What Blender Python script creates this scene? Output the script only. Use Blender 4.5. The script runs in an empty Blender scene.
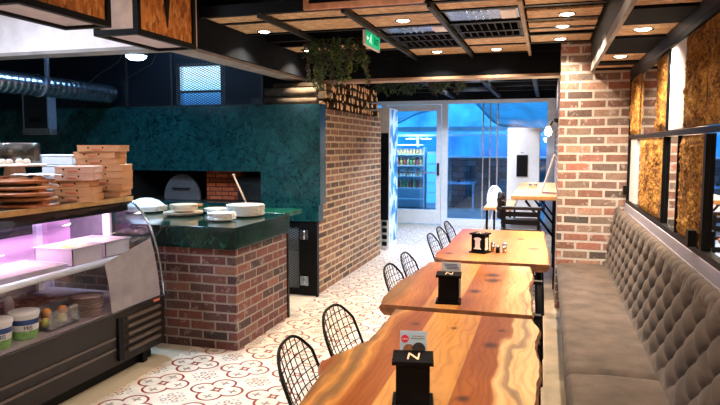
import bpy, bmesh, math, random
from mathutils import Vector, Matrix, noise
S = bpy.context.scene
COL = S.collection
PI = math.pi
R = math.radians
rnd = random.Random(7)

# ------------------------------------------------------------------ camera
YAW, PITCH, FPX = 0.288619, 0.0896886, 630.0
f_ = Vector((-math.sin(YAW) * math.cos(PITCH), math.cos(YAW) * math.cos(PITCH), -math.sin(PITCH)))
r_ = Vector((math.cos(YAW), math.sin(YAW), 0))
u_ = r_.cross(f_)
cam = bpy.data.cameras.new('camera')
cam.sensor_width = 36.0
cam.lens = FPX / 720 * 36.0
cam.clip_start = 0.05
camo = bpy.data.objects.new('camera', cam)
COL.objects.link(camo)
m = Matrix(((r_.x, u_.x, -f_.x, 0), (r_.y, u_.y, -f_.y, 0), (r_.z, u_.z, -f_.z, 1.56), (0, 0, 0, 1)))
camo.matrix_world = m
S.camera = camo

# ------------------------------------------------------------------ world, exposure
S.view_settings.view_transform = 'Standard'
S.view_settings.look = 'None'
S.view_settings.exposure = 0.2
S.view_settings.gamma = 1
S.view_settings.use_curve_mapping = False
W = bpy.data.worlds.new('sky')
S.world = W
W.use_nodes = True
bg = W.node_tree.nodes['Background']
bg.inputs[0].default_value = (0.20, 0.58, 1.0, 1)
bg.inputs[1].default_value = 4.2
SPOT_W = 17.0
WARM = (1.0, 0.80, 0.58)


def area_light(name, loc, power, size, color, rot=(0, 0, 0), sizey=None, spread=None):
    l = bpy.data.lights.new(name, 'AREA')
    l.energy = power
    l.color = color
    if sizey:
        l.shape = 'RECTANGLE'
        l.size = size
        l.size_y = sizey
    else:
        l.shape = 'DISK'
        l.size = size
    if spread:
        l.spread = spread
    o = bpy.data.objects.new(name, l)
    o.location = loc
    o.rotation_euler = rot
    COL.objects.link(o)
    return o


# ------------------------------------------------------------------ mesh helper
class MB:
    def __init__(s):
        s.v = []
        s.f = []
        s.mi = []
        s.smooth = []

    def add(s, vs, fs, mi=0, sm=False):
        b = len(s.v)
        s.v += [tuple(v) for v in vs]
        for f in fs:
            s.f.append([b + i for i in f])
            s.mi.append(mi)
            s.smooth.append(sm)
        return s

    def box(s, x0, x1, y0, y1, z0, z1, mi=0, mat=None):
        vs = [Vector((x, y, z)) for z in (z0, z1) for y in (y0, y1) for x in (x0, x1)]
        if mat:
            vs = [mat @ v for v in vs]
        return s.add(vs, [(0, 2, 3, 1), (4, 5, 7, 6), (0, 1, 5, 4), (2, 6, 7, 3), (0, 4, 6, 2), (1, 3, 7, 5)], mi)

    def cyl(s, p0, p1, r0, r1=None, n=12, mi=0, caps=True, sm=True):
        r1 = r0 if r1 is None else r1
        p0, p1 = Vector(p0), Vector(p1)
        d = (p1 - p0).normalized()
        a = d.orthogonal().normalized()
        b = d.cross(a)
        vs = []
        for p, r in ((p0, r0), (p1, r1)):
            for i in range(n):
                t = 2 * PI * i / n
                vs.append(p + a * (r * math.cos(t)) + b * (r * math.sin(t)))
        s.add(vs, [(i, (i + 1) % n, n + (i + 1) % n, n + i) for i in range(n)], mi, sm)
        if caps:
            s.add(vs[:n], [tuple(range(n - 1, -1, -1))], mi)
            s.add(vs[n:], [tuple(range(n))], mi)
        return s

    def tube(s, pts, r, n=6, mi=0, closed=False):
        pts = [Vector(p) for p in pts]
        N = len(pts)
        vs = []
        prev = None
        for i, p in enumerate(pts):
            if closed:
                d = pts[(i + 1) % N] - pts[i - 1]
            else:
                d = pts[min(i + 1, N - 1)] - pts[max(i - 1, 0)]
            d.normalize()
            if prev is None:
                a = d.orthogonal().normalized()
            else:
                a = (prev - d * prev.dot(d))
                a = a.normalized() if a.length > 1e-6 else d.orthogonal().normalized()
            prev = a
            b = d.cross(a)
            for k in range(n):
                t = 2 * PI * k / n
                vs.append(p + a * (r * math.cos(t)) + b * (r * math.sin(t)))
        fs = []
        for i in range(N if closed else N - 1):
            j = (i + 1) % N
            for k in range(n):
                fs.append((i * n + k, i * n + (k + 1) % n, j * n + (k + 1) % n, j * n + k))
        s.add(vs, fs, mi, True)
        if not closed:
            s.add(vs[:n], [tuple(range(n - 1, -1, -1))], mi)
            s.add(vs[-n:], [tuple(range(n))], mi)
        return s

    def lathe(s, prof, c=(0, 0, 0), n=24, mi=0, sm=True):
        vs = []
        for r, z in prof:
            for i in range(n):
                t = 2 * PI * i / n
                vs.append((c[0] + r * math.cos(t), c[1] + r * math.sin(t), c[2] + z))
        fs = []
        for j in range(len(prof) - 1):
            for i in range(n):
                fs.append((j * n + i, j * n + (i + 1) % n, (j + 1) * n + (i + 1) % n, (j + 1) * n + i))
        return s.add(vs, fs, mi, sm)

    def prism(s, poly, axis, a0, a1, mi=0, sm=False):
        """poly in the two other axes, in order"""
        def mk(p, a):
            if axis == 'x':
                return (a, p[0], p[1])
            if axis == 'y':
                return (p[0], a, p[1])
            return (p[0], p[1], a)
        n = len(poly)
        vs = [mk(p, a0) for p in poly] + [mk(p, a1) for p in poly]
        s.add(vs, [(i, (i + 1) % n, n + (i + 1) % n, n + i) for i in range(n)], mi, sm)
        s.add(vs[:n], [tuple(range(n - 1, -1, -1))], mi)
        s.add(vs[n:], [tuple(range(n))], mi)
        return s

    def grid(s, fn, nu, nv, mi=0, sm=True):
        vs = [fn(i / (nu - 1), j / (nv - 1)) for j in range(nv) for i in range(nu)]
        fs = [(j * nu + i, j * nu + i + 1, (j + 1) * nu + i + 1, (j + 1) * nu + i) for j in range(nv - 1) for i in range(nu - 1)]
        return s.add(vs, fs, mi, sm)

    def build(s, name, mat, parent=None, world=False, bevel=0, top=False, at=None):
        me = bpy.data.meshes.new(name)
        off = Vector((0, 0, 0))
        if parent is not None and world:
            p = parent
            while p:
                off += p.location
                p = p.parent
        elif parent is None:
            xs = [v[0] for v in s.v]
            ys = [v[1] for v in s.v]
            zs = [v[2] for v in s.v]
            off = Vector(((min(xs) + max(xs)) / 2, (min(ys) + max(ys)) / 2, min(zs)))
            if at is not None:
                off = Vector(at)
        me.from_pydata([tuple(Vector(v) - off) for v in s.v], [], s.f)
        mats = mat if isinstance(mat, (list, tuple)) else [mat]
        for q in mats:
            me.materials.append(q)
        me.polygons.foreach_set('material_index', s.mi)
        me.polygons.foreach_set('use_smooth', s.smooth)
        bm = bmesh.new()
        bm.from_mesh(me)
        bmesh.ops.remove_doubles(bm, verts=bm.verts, dist=1e-6) if any(s.smooth) else None
        bmesh.ops.recalc_face_normals(bm, faces=bm.faces)
        bm.to_mesh(me)
        bm.free()
        o = bpy.data.objects.new(name, me)
        COL.objects.link(o)
        if parent is None:
            o.location = off
        else:
            o.parent = parent
        if bevel:
            b = o.modifiers.new('bevel', 'BEVEL')
            b.width = bevel
            b.segments = 2
            b.limit_method = 'ANGLE'
        return o


def tag(o, label=None, cat=None, group=None, kind=None):
    if label:
        o['label'] = label
    if cat:
        o['category'] = cat
    if group:
        o['group'] = group
    if kind:
        o['kind'] = kind
    return o


def thing(name, label, cat, loc=(0, 0, 0), rz=0, group=None):
    o = bpy.data.objects.new(name, None)
    COL.objects.link(o)
    o.empty_display_size = 0.05
    o.location = loc
    o.rotation_euler = (0, 0, rz)
    return tag(o, label, cat, group)


def struct(name, mb, mat, label, cat, **k):
    o = mb.build(name, mat, **k)
    return tag(o, label, cat, kind='structure')


KIDS = {}


def dup(root, loc, rz=None, label=None, group=None):
    r = root.copy()
    COL.objects.link(r)
    r.location = loc
    if rz is not None:
        r.rotation_euler = (0, 0, rz)
    if label:
        r['label'] = label
    if group:
        r['group'] = group
    if root not in KIDS:
        KIDS[root] = [(c, list(c.children)) for c in root.children]
    for ch, gs in KIDS[root]:
        c = ch.copy()
        COL.objects.link(c)
        c.parent = r
        for g in gs:
            d = g.copy()
            COL.objects.link(d)
            d.parent = c
    return r


def text(name, body, size, mat, parent, loc, rot, ext=0.001, align='CENTER', shear=0):
    cu = bpy.data.curves.new(name, 'FONT')
    cu.body = body
    cu.size = size
    cu.extrude = ext
    cu.align_x = align
    cu.align_y = 'CENTER'
    cu.shear = shear
    cu.resolution_u = 3
    t = bpy.data.objects.new(name, cu)
    COL.objects.link(t)
    dg = bpy.context.evaluated_depsgraph_get()
    me = bpy.data.meshes.new_from_object(t.evaluated_get(dg))
    bpy.data.objects.remove(t)
    me.materials.clear()
    me.materials.append(mat)
    o = bpy.data.objects.new(name, me)
    COL.objects.link(o)
    o.parent = parent
    o.location = loc
    o.rotation_euler = rot
    return o


# ------------------------------------------------------------------ material helper
class N:
    """tiny node expression builder"""

    def __init__(s, name):
        s.m = bpy.data.materials.new(name)
        s.m.use_nodes = True
        s.t = s.m.node_tree
        s.b = s.t.nodes['Principled BSDF']
        s.out = s.t.nodes['Material Output']

    def n(s, t, **k):
        nd = s.t.nodes.new(t)
        for a, b in k.items():
            setattr(nd, a, b)
        return nd

    def link(s, a, b):
        s.t.links.new(a, b)

    def put(s, sock, v):
        if isinstance(v, bpy.types.NodeSocket):
            s.link(v, sock)
        else:
            sock.default_value = v

    def math(s, op, a, b=None, c=None):
        nd = s.n('ShaderNodeMath', operation=op)
        s.put(nd.inputs[0], a)
        if b is not None:
            s.put(nd.inputs[1], b)
        if c is not None:
            s.put(nd.inputs[2], c)
        return nd.outputs[0]

    def coords(s, kind='Object'):
        return s.n('ShaderNodeTexCoord').outputs[kind]

    def pos(s):
        return s.n('ShaderNodeNewGeometry').outputs['Position']

    def map(s, v, scale=(1, 1, 1), loc=(0, 0, 0), rot=(0, 0, 0)):
        nd = s.n('ShaderNodeMapping')
        s.link(v, nd.inputs[0])
        nd.inputs['Scale'].default_value = scale
        nd.inputs['Location'].default_value = loc
        nd.inputs['Rotation'].default_value = rot
        return nd.outputs[0]

    def sep(s, v):
        nd = s.n('ShaderNodeSeparateXYZ')
        s.link(v, nd.inputs[0])
        return nd.outputs

    def comb(s, x, y, z=0.0):
        nd = s.n('ShaderNodeCombineXYZ')
        for i, q in enumerate((x, y, z)):
            s.put(nd.inputs[i], q)
        return nd.outputs[0]

    def noise(s, v, scale, detail=3, rough=0.5, dist=0.0, out='Fac'):
        nd = s.n('ShaderNodeTexNoise')
        if v is not None:
            s.link(v, nd.inputs['Vector'])
        nd.inputs['Scale'].default_value = scale
        nd.inputs['Detail'].default_value = detail
        nd.inputs['Roughness'].default_value = rough
        nd.inputs['Distortion'].default_value = dist
        return nd.outputs[out]

    def voro(s, v, scale, feature='F1', out='Distance'):
        nd = s.n('ShaderNodeTexVoronoi', feature=feature)
        s.link(v, nd.inputs['Vector'])
        nd.inputs['Scale'].default_value = scale
        return nd.outputs[out]

    def ramp(s, fac, stops, interp='LINEAR'):
        nd = s.n('ShaderNodeValToRGB')
        nd.color_ramp.interpolation = interp
        e = nd.color_ramp.elements
        while len(e) < len(stops):
            e.new(0.5)
        for q, (p, c) in zip(e, stops):
            q.position = p
            q.color = (*c, 1) if len(c) == 3 else c
        s.put(nd.inputs[0], fac)
        return nd.outputs[0]

    def mix(s, fac, a, b, mode='MIX'):
        nd = s.n('ShaderNodeMix', data_type='RGBA', blend_type=mode)
        s.put(nd.inputs[0], fac)
        for i, q in ((6, a), (7, b)):
            if isinstance(q, tuple) and len(q) == 3:
                q = (*q, 1)
            s.put(nd.inputs[i], q)
        return nd.outputs[2]

    def bump(s, h, strength=0.5, dist=0.01):
        nd = s.n('ShaderNodeBump')
        nd.inputs['Strength'].default_value = strength
        nd.inputs['Distance'].default_value = dist
        s.link(h, nd.inputs['Height'])
        s.link(nd.outputs[0], s.b.inputs['Normal'])

    def set(s, color=None, rough=None, metal=None, spec=None, coat=None, sheen=None):
        for k, v in (('Base Color', color), ('Roughness', rough), ('Metallic', metal), ('Specular IOR Level', spec), ('Coat Weight', coat), ('Sheen Weight', sheen)):
            if v is None:
                continue
            if isinstance(v, tuple) and len(v) == 3:
                v = (*v, 1)
            s.put(s.b.inputs[k], v)
        return s.m


def plain(name, c, rough=0.5, metal=0.0, var=0.12, scale=14, spec=None, coat=None, bump=0):
    a = N(name)
    v = a.coords()
    f = a.noise(v, scale, 3)
    lo = tuple(q * (1 - var) for q in c)
    hi = tuple(min(1, q * (1 + var)) for q in c)
    a.set(a.ramp(f, [(0.3, lo), (0.7, hi)]), rough, metal, spec, coat)
    if bump:
        a.bump(a.noise(v, scale * 4, 4), bump, 0.005)
    return a.m


def emit(name, c, st):
    a = N(name)
    a.b.inputs['Base Color'].default_value = (*c, 1)
    a.b.inputs['Emission Color'].default_value = (*c, 1)
    a.b.inputs['Emission Strength'].default_value = st
    return a.m


def glass(name, tint=(1, 1, 1), gloss=0.08, rough=0.0):
    a = N(name)
    a.t.nodes.remove(a.b)
    tr = a.n('ShaderNodeBsdfTransparent')
    tr.inputs[0].default_value = (*tint, 1)
    gl = a.n('ShaderNodeBsdfGlossy')
    gl.inputs['Roughness'].default_value = rough
    lw = a.n('ShaderNodeLayerWeight')
    lw.inputs[0].default_value = 0.25
    fac = a.math('MULTIPLY_ADD', lw.outputs['Fresnel'], 0.5, gloss)
    mx = a.n('ShaderNodeMixShader')
    a.link(fac, mx.inputs[0])
    a.link(tr.outputs[0], mx.inputs[1])
    a.link(gl.outputs[0], mx.inputs[2])
    a.link(mx.outputs[0], a.out.inputs[0])
    return a.m


def brick(name, bw, bh, mort, stops, mcol, mortw=0.012, bump=0.6, seed=0.0, off=0.5):
    a = N(name)
    p = a.pos()
    x, y, z = a.sep(p)
    wob = a.noise(p, 6, 2)
    u = a.math('ADD', a.math('ADD', x, y), a.math('MULTIPLY', wob, 0.012))
    w = a.math('ADD', z, a.math('MULTIPLY', a.noise(a.map(p, loc=(3, 1, 7)), 5, 2), 0.010))
    v = a.comb(a.math('ADD', u, seed + 40), a.math('ADD', w, 0.0))
    b = a.n('ShaderNodeTexBrick', offset=off)
    a.link(v, b.inputs['Vector'])
    b.inputs['Color1'].default_value = (0, 0, 0, 1)
    b.inputs['Color2'].default_value = (1, 1, 1, 1)
    b.inputs['Mortar'].default_value = (0.5, 0.5, 0.5, 1)
    b.inputs['Scale'].default_value = 1
    b.inputs['Mortar Size'].default_value = mortw
    b.inputs['Mortar Smooth'].default_value = 0.25
    b.inputs['Bias'].default_value = 0
    b.inputs['Brick Width'].default_value = bw
    b.inputs['Row Height'].default_value = bh
    c = a.ramp(b.outputs['Color'], stops)
    mott = a.noise(p, 30, 5, 0.65)
    c = a.mix(0.75, c, a.ramp(mott, [(0.25, (0.42, 0.40, 0.40)), (0.5, (0.9, 0.9, 0.9)), (0.8, (1.25, 1.15, 1.1))]), 'MULTIPLY')
    mc = a.mix(0.6, mcol, a.ramp(a.noise(p, 60, 3), [(0.3, (0.7, 0.7, 0.7)), (0.7, (1.1, 1.1, 1.1))]), 'MULTIPLY')
    smear = a.math('MULTIPLY', a.math('GREATER_THAN', a.noise(a.map(p, loc=(5, 5, 5)), 14, 5, 0.7), 0.60), 0.45)
    c = a.mix(smear, c, mcol)
    c = a.mix(b.outputs['Fac'], c, mc)
    a.set(c, 0.85)
    h = a.math('ADD', a.math('MULTIPLY', b.outputs['Fac'], -1.0), a.math('MULTIPLY', mott, 0.5))
    a.bump(h, bump, 0.012)
    return a.m


M = {}
M['black'] = plain('black_metal', (0.004, 0.0045, 0.006), 0.5, spec=0.15)
M['blackwood'] = plain('black_wood', (0.004, 0.004, 0.005), 0.6, var=0.3, spec=0.06)
M['darkpaint'] = plain('dark_paint', (0.006, 0.008, 0.012), 0.8, var=0.4, scale=5, spec=0.08)
M['charcoal'] = plain('charcoal_steel', (0.014, 0.017, 0.019), 0.55, var=0.3, scale=4, spec=0.3)
M['steel'] = plain('steel', (0.55, 0.56, 0.58), 0.25, 1.0)
M['dullsteel'] = plain('dull_steel', (0.16, 0.16, 0.18), 0.5, 0.3)
M['galv'] = plain('galvanised', (0.50, 0.62, 0.78), 0.26, 1.0, 0.3, 9)
M['white'] = plain('white_paint', (0.80, 0.80, 0.82), 0.5, var=0.03)
M['ceramic'] = plain('white_ceramic', (0.82, 0.80, 0.77), 0.2, var=0.03)
M['beigeceramic'] = plain('beige_ceramic', (0.62, 0.50, 0.38), 0.35, var=0.06)
M['alu'] = plain('white_aluminium', (0.84, 0.90, 0.98), 0.35, 0.3, var=0.05)
M['tan'] = plain('tan_wood_strip', (0.36, 0.25, 0.17), 0.6, var=0.25, scale=8)
M['greystrip'] = plain('grey_plaster', (0.30, 0.28, 0.27), 0.8, var=0.2, scale=6)
M['plaster'] = plain('white_plaster', (0.85, 0.79, 0.80), 0.8, var=0.10, scale=9, bump=0.15)
M['lilac'] = plain('pale_lilac_paint', (0.34, 0.31, 0.38), 0.5, var=0.06)
M['stone'] = plain('beige_stone', (0.42, 0.33, 0.23), 0.4, var=0.2, scale=5)
M['palestone'] = plain('pale_threshold', (0.66, 0.62, 0.55), 0.4, var=0.08)
M['brass'] = plain('brass_edge', (0.55, 0.36, 0.16), 0.35, 0.6, var=0.2)
M['cream'] = plain('cream_board', (0.88, 0.70, 0.58), 0.7, var=0.1, scale=20)
M['rose'] = plain('rose_wood_frame', (0.62, 0.30, 0.19), 0.6, var=0.2, scale=20)
M['darkbrown'] = plain('dark_brown_laminate', (0.010, 0.0065, 0.007), 0.45, var=0.3, scale=20, spec=0.3)
M['brownslat'] = plain('brown_groove', (0.075, 0.055, 0.05), 0.45, var=0.2, scale=20)
M['kraft'] = plain('kraft_card', (0.50, 0.24, 0.11), 0.8, var=0.08, scale=12)
M['kraft2'] = plain('pale_kraft_card', (0.60, 0.34, 0.25), 0.8, var=0.08, scale=12)
M['redprint'] = plain('red_print', (0.50, 0.12, 0.06), 0.7)
M['foam'] = plain('white_foam', (0.68, 0.72, 0.78), 0.7, var=0.05)
M['bulb'] = emit('lamp_lens', (1.0, 0.90, 0.72), 14)
M['coolbulb'] = emit('cool_lamp_lens', (0.45, 0.75, 1.0), 14)
M['tube'] = emit('case_tube', (1.0, 0.72, 1.0), 7)
M['glass'] = glass('clear_glass', (0.92, 0.96, 1.0), 0.04)
M['domeglass'] = glass('dome_glass', (0.95, 0.97, 1.0), 0.10, 0.15)
M['caseglass'] = glass('case_glass', (0.95, 0.95, 0.97), 0.05)
M['blueglass'] = glass('shopfront_glass', (0.62, 0.85, 1.0), 0.05)
M['oven'] = plain('oven_black', (0.010, 0.010, 0.011), 0.7)
M['ovenred'] = plain('oven_firebrick', (0.34, 0.07, 0.03), 0.8, var=0.4, scale=10)
M['frost'] = None


def mk_marble(name, lo, hi, vein, rough=0.18):
    a = N(name)
    p = a.pos()
    w = a.noise(p, 2.3, 5, 0.6, 1.6, 'Color')
    v = a.n('ShaderNodeVectorMath', operation='ADD')
    a.link(a.map(p, (1, 1, 1)), v.inputs[0])
    sc = a.n('ShaderNodeVectorMath', operation='SCALE')
    a.link(w, sc.inputs[0])
    sc.inputs['Scale'].default_value = 0.9
    a.link(sc.outputs[0], v.inputs[1])
    e = a.voro(v.outputs[0], 3.5, 'DISTANCE_TO_EDGE')
    base = a.ramp(a.math('ADD', a.math('MULTIPLY', a.noise(p, 9, 6, 0.7, 0.6), 0.6), a.math('MULTIPLY', a.noise(p, 45, 5, 0.7, 0.4), 0.4)), [(0.36, lo), (0.64, hi)])
    ln = a.ramp(e, [(0.0, (0.95,) * 3), (0.03, (0, 0, 0))])
    a.set(a.mix(ln, base, vein), rough)
    return a.m


M['marble'] = mk_marble('green_marble', (0.001, 0.018, 0.024), (0.010, 0.075, 0.082), (0.0, 0.003, 0.006))
M['marbletop'] = mk_marble('green_marble_top', (0.001, 0.009, 0.008), (0.005, 0.026, 0.020), (0.012, 0.08, 0.055), 0.10)
M['marblelit'] = mk_marble('green_marble_lit', (0.003, 0.06, 0.038), (0.010, 0.11, 0.065), (0.04, 0.18, 0.12), 0.15)  # brighter copy of the marble, with reflected light put into its colour


def mk_osb(name, lo, mid, hi):
    a = N(name)
    p = a.coords()
    c = a.voro(a.map(p, (1, 2.2, 1), rot=(0.3, 0.5, 0.7)), 22, 'F1', 'Color')
    g = a.n('ShaderNodeRGBToBW')
    a.link(c, g.inputs[0])
    f = a.math('ADD', a.math('MULTIPLY', g.outputs[0], 0.7), a.math('MULTIPLY', a.noise(p, 50, 3), 0.35))
    a.set(a.ramp(f, [(0.2, lo), (0.5, mid), (0.85, hi)]), 0.65)
    a.bump(f, 0.2, 0.004)
    return a.m


M['osb'] = mk_osb('osb_board', (0.30, 0.175, 0.085), (0.54, 0.36, 0.185), (0.75, 0.55, 0.32))
M['osbo'] = mk_osb('orange_osb_board', (0.30, 0.08, 0.012), (0.72, 0.24, 0.035), (0.92, 0.46, 0.13))


def mk_wood(name, seed, bands, knots):
    """bands: colour stops across x (object space -0.45..0.45); knots: (x, y, r)"""
    a = N(name)
    p = a.coords()
    x, y, z = a.sep(p)
    n1 = a.noise(a.map(p, (1.2, 0.5, 1), loc=(seed, seed, 0)), 3.0, 3)
    n2 = a.noise(a.map(p, (6, 0.8, 1), loc=(seed, 0, 0)), 4, 4, 0.6)
    # planks: straight joints
    ew = a.math('MINIMUM', a.math('MAXIMUM', a.math('MULTIPLY', a.math('SUBTRACT', a.math('ABSOLUTE', a.math('SUBTRACT', x, 0.0)), 0.17), 9.0), 0.0), 1.0)
    t = a.math('ADD', a.math('ADD', x, 0.5), a.math('MULTIPLY', a.math('MULTIPLY', a.math('SUBTRACT', n1, 0.5), 0.42), ew))
    band = a.ramp(t, bands, 'LINEAR')
    rings = a.n('ShaderNodeTexWave', wave_type='BANDS', bands_direction='X')
    dx = a.math('ADD', x, a.math('MULTIPLY', n1, 0.30))
    v = a.comb(dx, a.math('MULTIPLY', y, 0.12), 0.0)
    a.link(v, rings.inputs['Vector'])
    rings.inputs['Scale'].default_value = 11
    rings.inputs['Distortion'].default_value = 1.6
    rings.inputs['Detail'].default_value = 3
    rings.inputs['Detail Scale'].default_value = 1.5
    c = a.mix(0.42, band, a.ramp(rings.outputs['Fac'], [(0.0, (0.66, 0.52, 0.42)), (0.35, (1, 1, 1)), (1.0, (1.10, 1.10, 1.05))]), 'MULTIPLY')
    c = a.mix(0.6, c, a.ramp(n2, [(0.32, (0.68, 0.6, 0.5)), (0.55, (1.0, 1.0, 1.0)), (0.75, (1.12, 1.1, 1.05))]), 'MULTIPLY')
    big = a.noise(a.map(p, (1, 0.6, 1), loc=(0, seed * 2, 0)), 2.6, 2)
    c = a.mix(0.55, c, a.ramp(big, [(0.35, (0.70, 0.54, 0.42)), (0.65, (1.08, 1.05, 1.0))]), 'MULTIPLY')
    for kx, ky, kr in knots:
        ddx = a.math('SUBTRACT', a.math('ADD', x, a.math('MULTIPLY', a.math('SUBTRACT', n1, 0.5), 0.08)), kx)
        ddy = a.math('MULTIPLY', a.math('SUBTRACT', y, ky), 0.8)
        d = a.math('SQRT', a.math('ADD', a.math('MULTIPLY', ddx, ddx), a.math('MULTIPLY', ddy, ddy)))
        mk = a.ramp(a.math('DIVIDE', d, kr), [(0.3, (0.95,) * 3), (0.6, (0.5,) * 3), (1.0, (0, 0, 0))])
        c = a.mix(mk, c, (0.045, 0.014, 0.006))
    a.set(c, 0.36, spec=0.18)
    a.b.inputs['Coat Roughness'].default_value = 0.15
    return a.m


ORG, YEL, PALE, OLV, DRK = (0.56, 0.20, 0.052), (0.80, 0.40, 0.12), (0.92, 0.62, 0.30), (0.33, 0.17, 0.062), (0.22, 0.07, 0.025)
LT = (0.60, 0.26, 0.07)
ORG = (0.27, 0.080, 0.017)
YEL = (0.52, 0.25, 0.070)
PALE = (0.70, 0.43, 0.20)
LT = (0.38, 0.15, 0.038)
OLV = (0.22, 0.115, 0.045)
GRY = (0.30, 0.20, 0.11)
M['wood1'] = mk_wood('live_edge_wood', 3, [(0.08, DRK), (0.115, OLV), (0.155, YEL), (0.185, OLV), (0.22, OLV), (0.245, YEL), (0.29, ORG), (0.388, ORG), (0.391, YEL), (0.618, YEL), (0.621, ORG), (0.735, ORG), (0.75, PALE), (0.78, PALE), (0.795, GRY), (0.815, GRY), (0.83, PALE), (0.9, PALE)],
                     [(0.20, 0.28, 0.045), (0.15, -0.30, 0.03), (0.02, 0.48, 0.022), (-0.16, 0.50, 0.025), (0.22, 0.50, 0.025)])
M['wood2'] = mk_wood('live_edge_wood_b', 9, [(0.08, OLV), (0.16, LT), (0.30, ORG), (0.303, YEL), (0.48, YEL), (0.483, ORG), (0.66, LT), (0.72, PALE), (0.78, PALE), (0.80, GRY), (0.82, PALE), (0.88, PALE)],
                     [(0.08, 0.28, 0.06), (0.10, 0.12, 0.06), (0.02, -0.2, 0.05), (-0.12, 0.02, 0.03)])
M['wood3'] = mk_wood('live_edge_wood_c', 15, [(0.05, DRK), (0.12, ORG), (0.25, LT), (0.4, YEL), (0.55, LT), (0.7, YEL), (0.85, YEL), (0.95, LT)],
                     [(0.2, 0.3, 0.05), (-0.3, -0.6, 0.05), (0.32, -0.2, 0.06)])
M['woodbar'] = plain('bar_wood', (0.62, 0.32, 0.12), 0.3, var=0.25, scale=5)
M['bark'] = plain('live_edge_bark', (0.20, 0.075, 0.03), 0.6, var=0.55, scale=14, bump=0.5)
M['board'] = plain('serving_board_wood', (0.30, 0.095, 0.032), 0.4, var=0.35, scale=9)
M['boardrim'] = plain('serving_board_edge', (0.52, 0.26, 0.13), 0.5, var=0.3, scale=7)

# bricks
M['brick_dark'] = brick('dark_red_brick', 0.215, 0.073, 0.01, [(0.0, (0.03, 0.020, 0.022)), (0.3, (0.10, 0.032, 0.03)), (0.6, (0.17, 0.055, 0.042)), (0.85, (0.075, 0.04, 0.038)), (1.0, (0.22, 0.095, 0.065))], (0.25, 0.21, 0.19), 0.008)
M['brick_tan'] = brick('tan_red_brick', 0.27, 0.073, 0.01, [(0.0, (0.06, 0.035, 0.025)), (0.3, (0.17, 0.075, 0.042)), (0.6, (0.25, 0.11, 0.06)), (0.85, (0.13, 0.075, 0.05)), (1.0, (0.30, 0.16, 0.09))], (0.46, 0.35, 0.22), 0.012)
M['brick_pale'] = brick('reclaimed_brick', 0.235, 0.083, 0.014, [(0.0, (0.08, 0.07, 0.065)), (0.25, (0.24, 0.12, 0.09)), (0.42, (0.38, 0.16, 0.12)), (0.55, (0.16, 0.115, 0.105)), (0.7, (0.32, 0.21, 0.16)), (0.85, (0.20, 0.155, 0.13)), (1.0, (0.46, 0.26, 0.19))], (0.52, 0.475, 0.45), 0.012)


def mk_tiles():
    a = N('patterned_cement_tile')
    p = a.pos()
    X, Y, Z = a.sep(p)
    C0x, C0y, P = FLX, FLY, FLP
    fx = a.math('DIVIDE', a.math('SUBTRACT', X, C0x), P)
    fy = a.math('DIVIDE', a.math('SUBTRACT', Y, C0y), P)
    ux = a.math('SUBTRACT', a.math('FRACT', a.math('ADD', fx, 100.5)), 0.5)
    uy = a.math('SUBTRACT', a.math('FRACT', a.math('ADD', fy, 100.5)), 0.5)
    ax, ay = a.math('ABSOLUTE', ux), a.math('ABSOLUTE', uy)
    hi, lo = a.math('MAXIMUM', ax, ay), a.math('MINIMUM', ax, ay)

    def dist(cx, cy, px=hi, py=lo):
        dx, dy = a.math('SUBTRACT', px, cx), a.math('SUBTRACT', py, cy)
        return a.math('SQRT', a.math('ADD', a.math('MULTIPLY', dx, dx), a.math('MULTIPLY', dy, dy)))

    def less(v, t):
        return a.math('LESS_THAN', v, t)
    d = dist(0.245, 0.0)
    ring = less(a.math('ABSOLUTE', a.math('SUBTRACT', d, 0.195)), 0.020)
    # star on every lobe
    dx = a.math('SUBTRACT', hi, 0.285)
    ang = a.math('ARCTAN2', lo, dx)
    rad = dist(0.285, 0.0)
    star = less(rad, a.math('ADD', 0.050, a.math('MULTIPLY', a.math('COSINE', a.math('MULTIPLY', ang, 4.0)), 0.034)))
    # centre ring
    dc = dist(0.0, 0.0)
    cen = less(a.math('ABSOLUTE', a.math('SUBTRACT', dc, 0.05)), 0.008)
    # corner ornaments
    qx, qy = a.math('SUBTRACT', 0.5, ax), a.math('SUBTRACT', 0.5, ay)
    qh, ql = a.math('MAXIMUM', qx, qy), a.math('MINIMUM', qx, qy)
    dots = less(dist(0.075, 0.0, qh, ql), 0.024)
    dd = less(dist(0.0, 0.0, qh, ql), 0.018)
    leaf = a.math('MULTIPLY', less(a.math('ABSOLUTE', a.math('SUBTRACT', dist(0.10, 0.10, qx, qy), 0.042)), 0.013), less(dist(0.12, 0.08, qh, ql), 0.065))
    leaf2 = less(dist(0.205, 0.04, qh, ql), 0.022)
    base = a.ramp(a.noise(p, 9, 3), [(0.3, (0.55, 0.49, 0.43)), (0.7, (0.70, 0.64, 0.57))])
    c = a.mix(leaf, base, (0.22, 0.19, 0.19))
    c = a.mix(leaf2, c, (0.30, 0.25, 0.24))
    c = a.mix(star, c, (0.20, 0.145, 0.12))
    c = a.mix(cen, c, (0.24, 0.19, 0.16))
    c = a.mix(dots, c, (0.26, 0.03, 0.02))
    c = a.mix(dd, c, (0.26, 0.03, 0.02))
    c = a.mix(ring, c, (0.20, 0.018, 0.014))
    # grout every half period
    g1 = less(a.math('MINIMUM', a.math('MINIMUM', ax, qx), a.math('MINIMUM', ay, qy)), 0.0035)
    c = a.mix(a.math('MULTIPLY', g1, 0.55), c, (0.24, 0.21, 0.18))
    # plain margin left of the patterned field
    marg = a.math('LESS_THAN', X, -2.61)
    c = a.mix(marg, c, (0.46, 0.40, 0.32))
    a.set(c, 0.34)
    return a.m


FLP = 0.394
# flower centre taken from the floor
FLX, FLY = -2.0, 3.895
M['tiles'] = mk_tiles()


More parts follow.
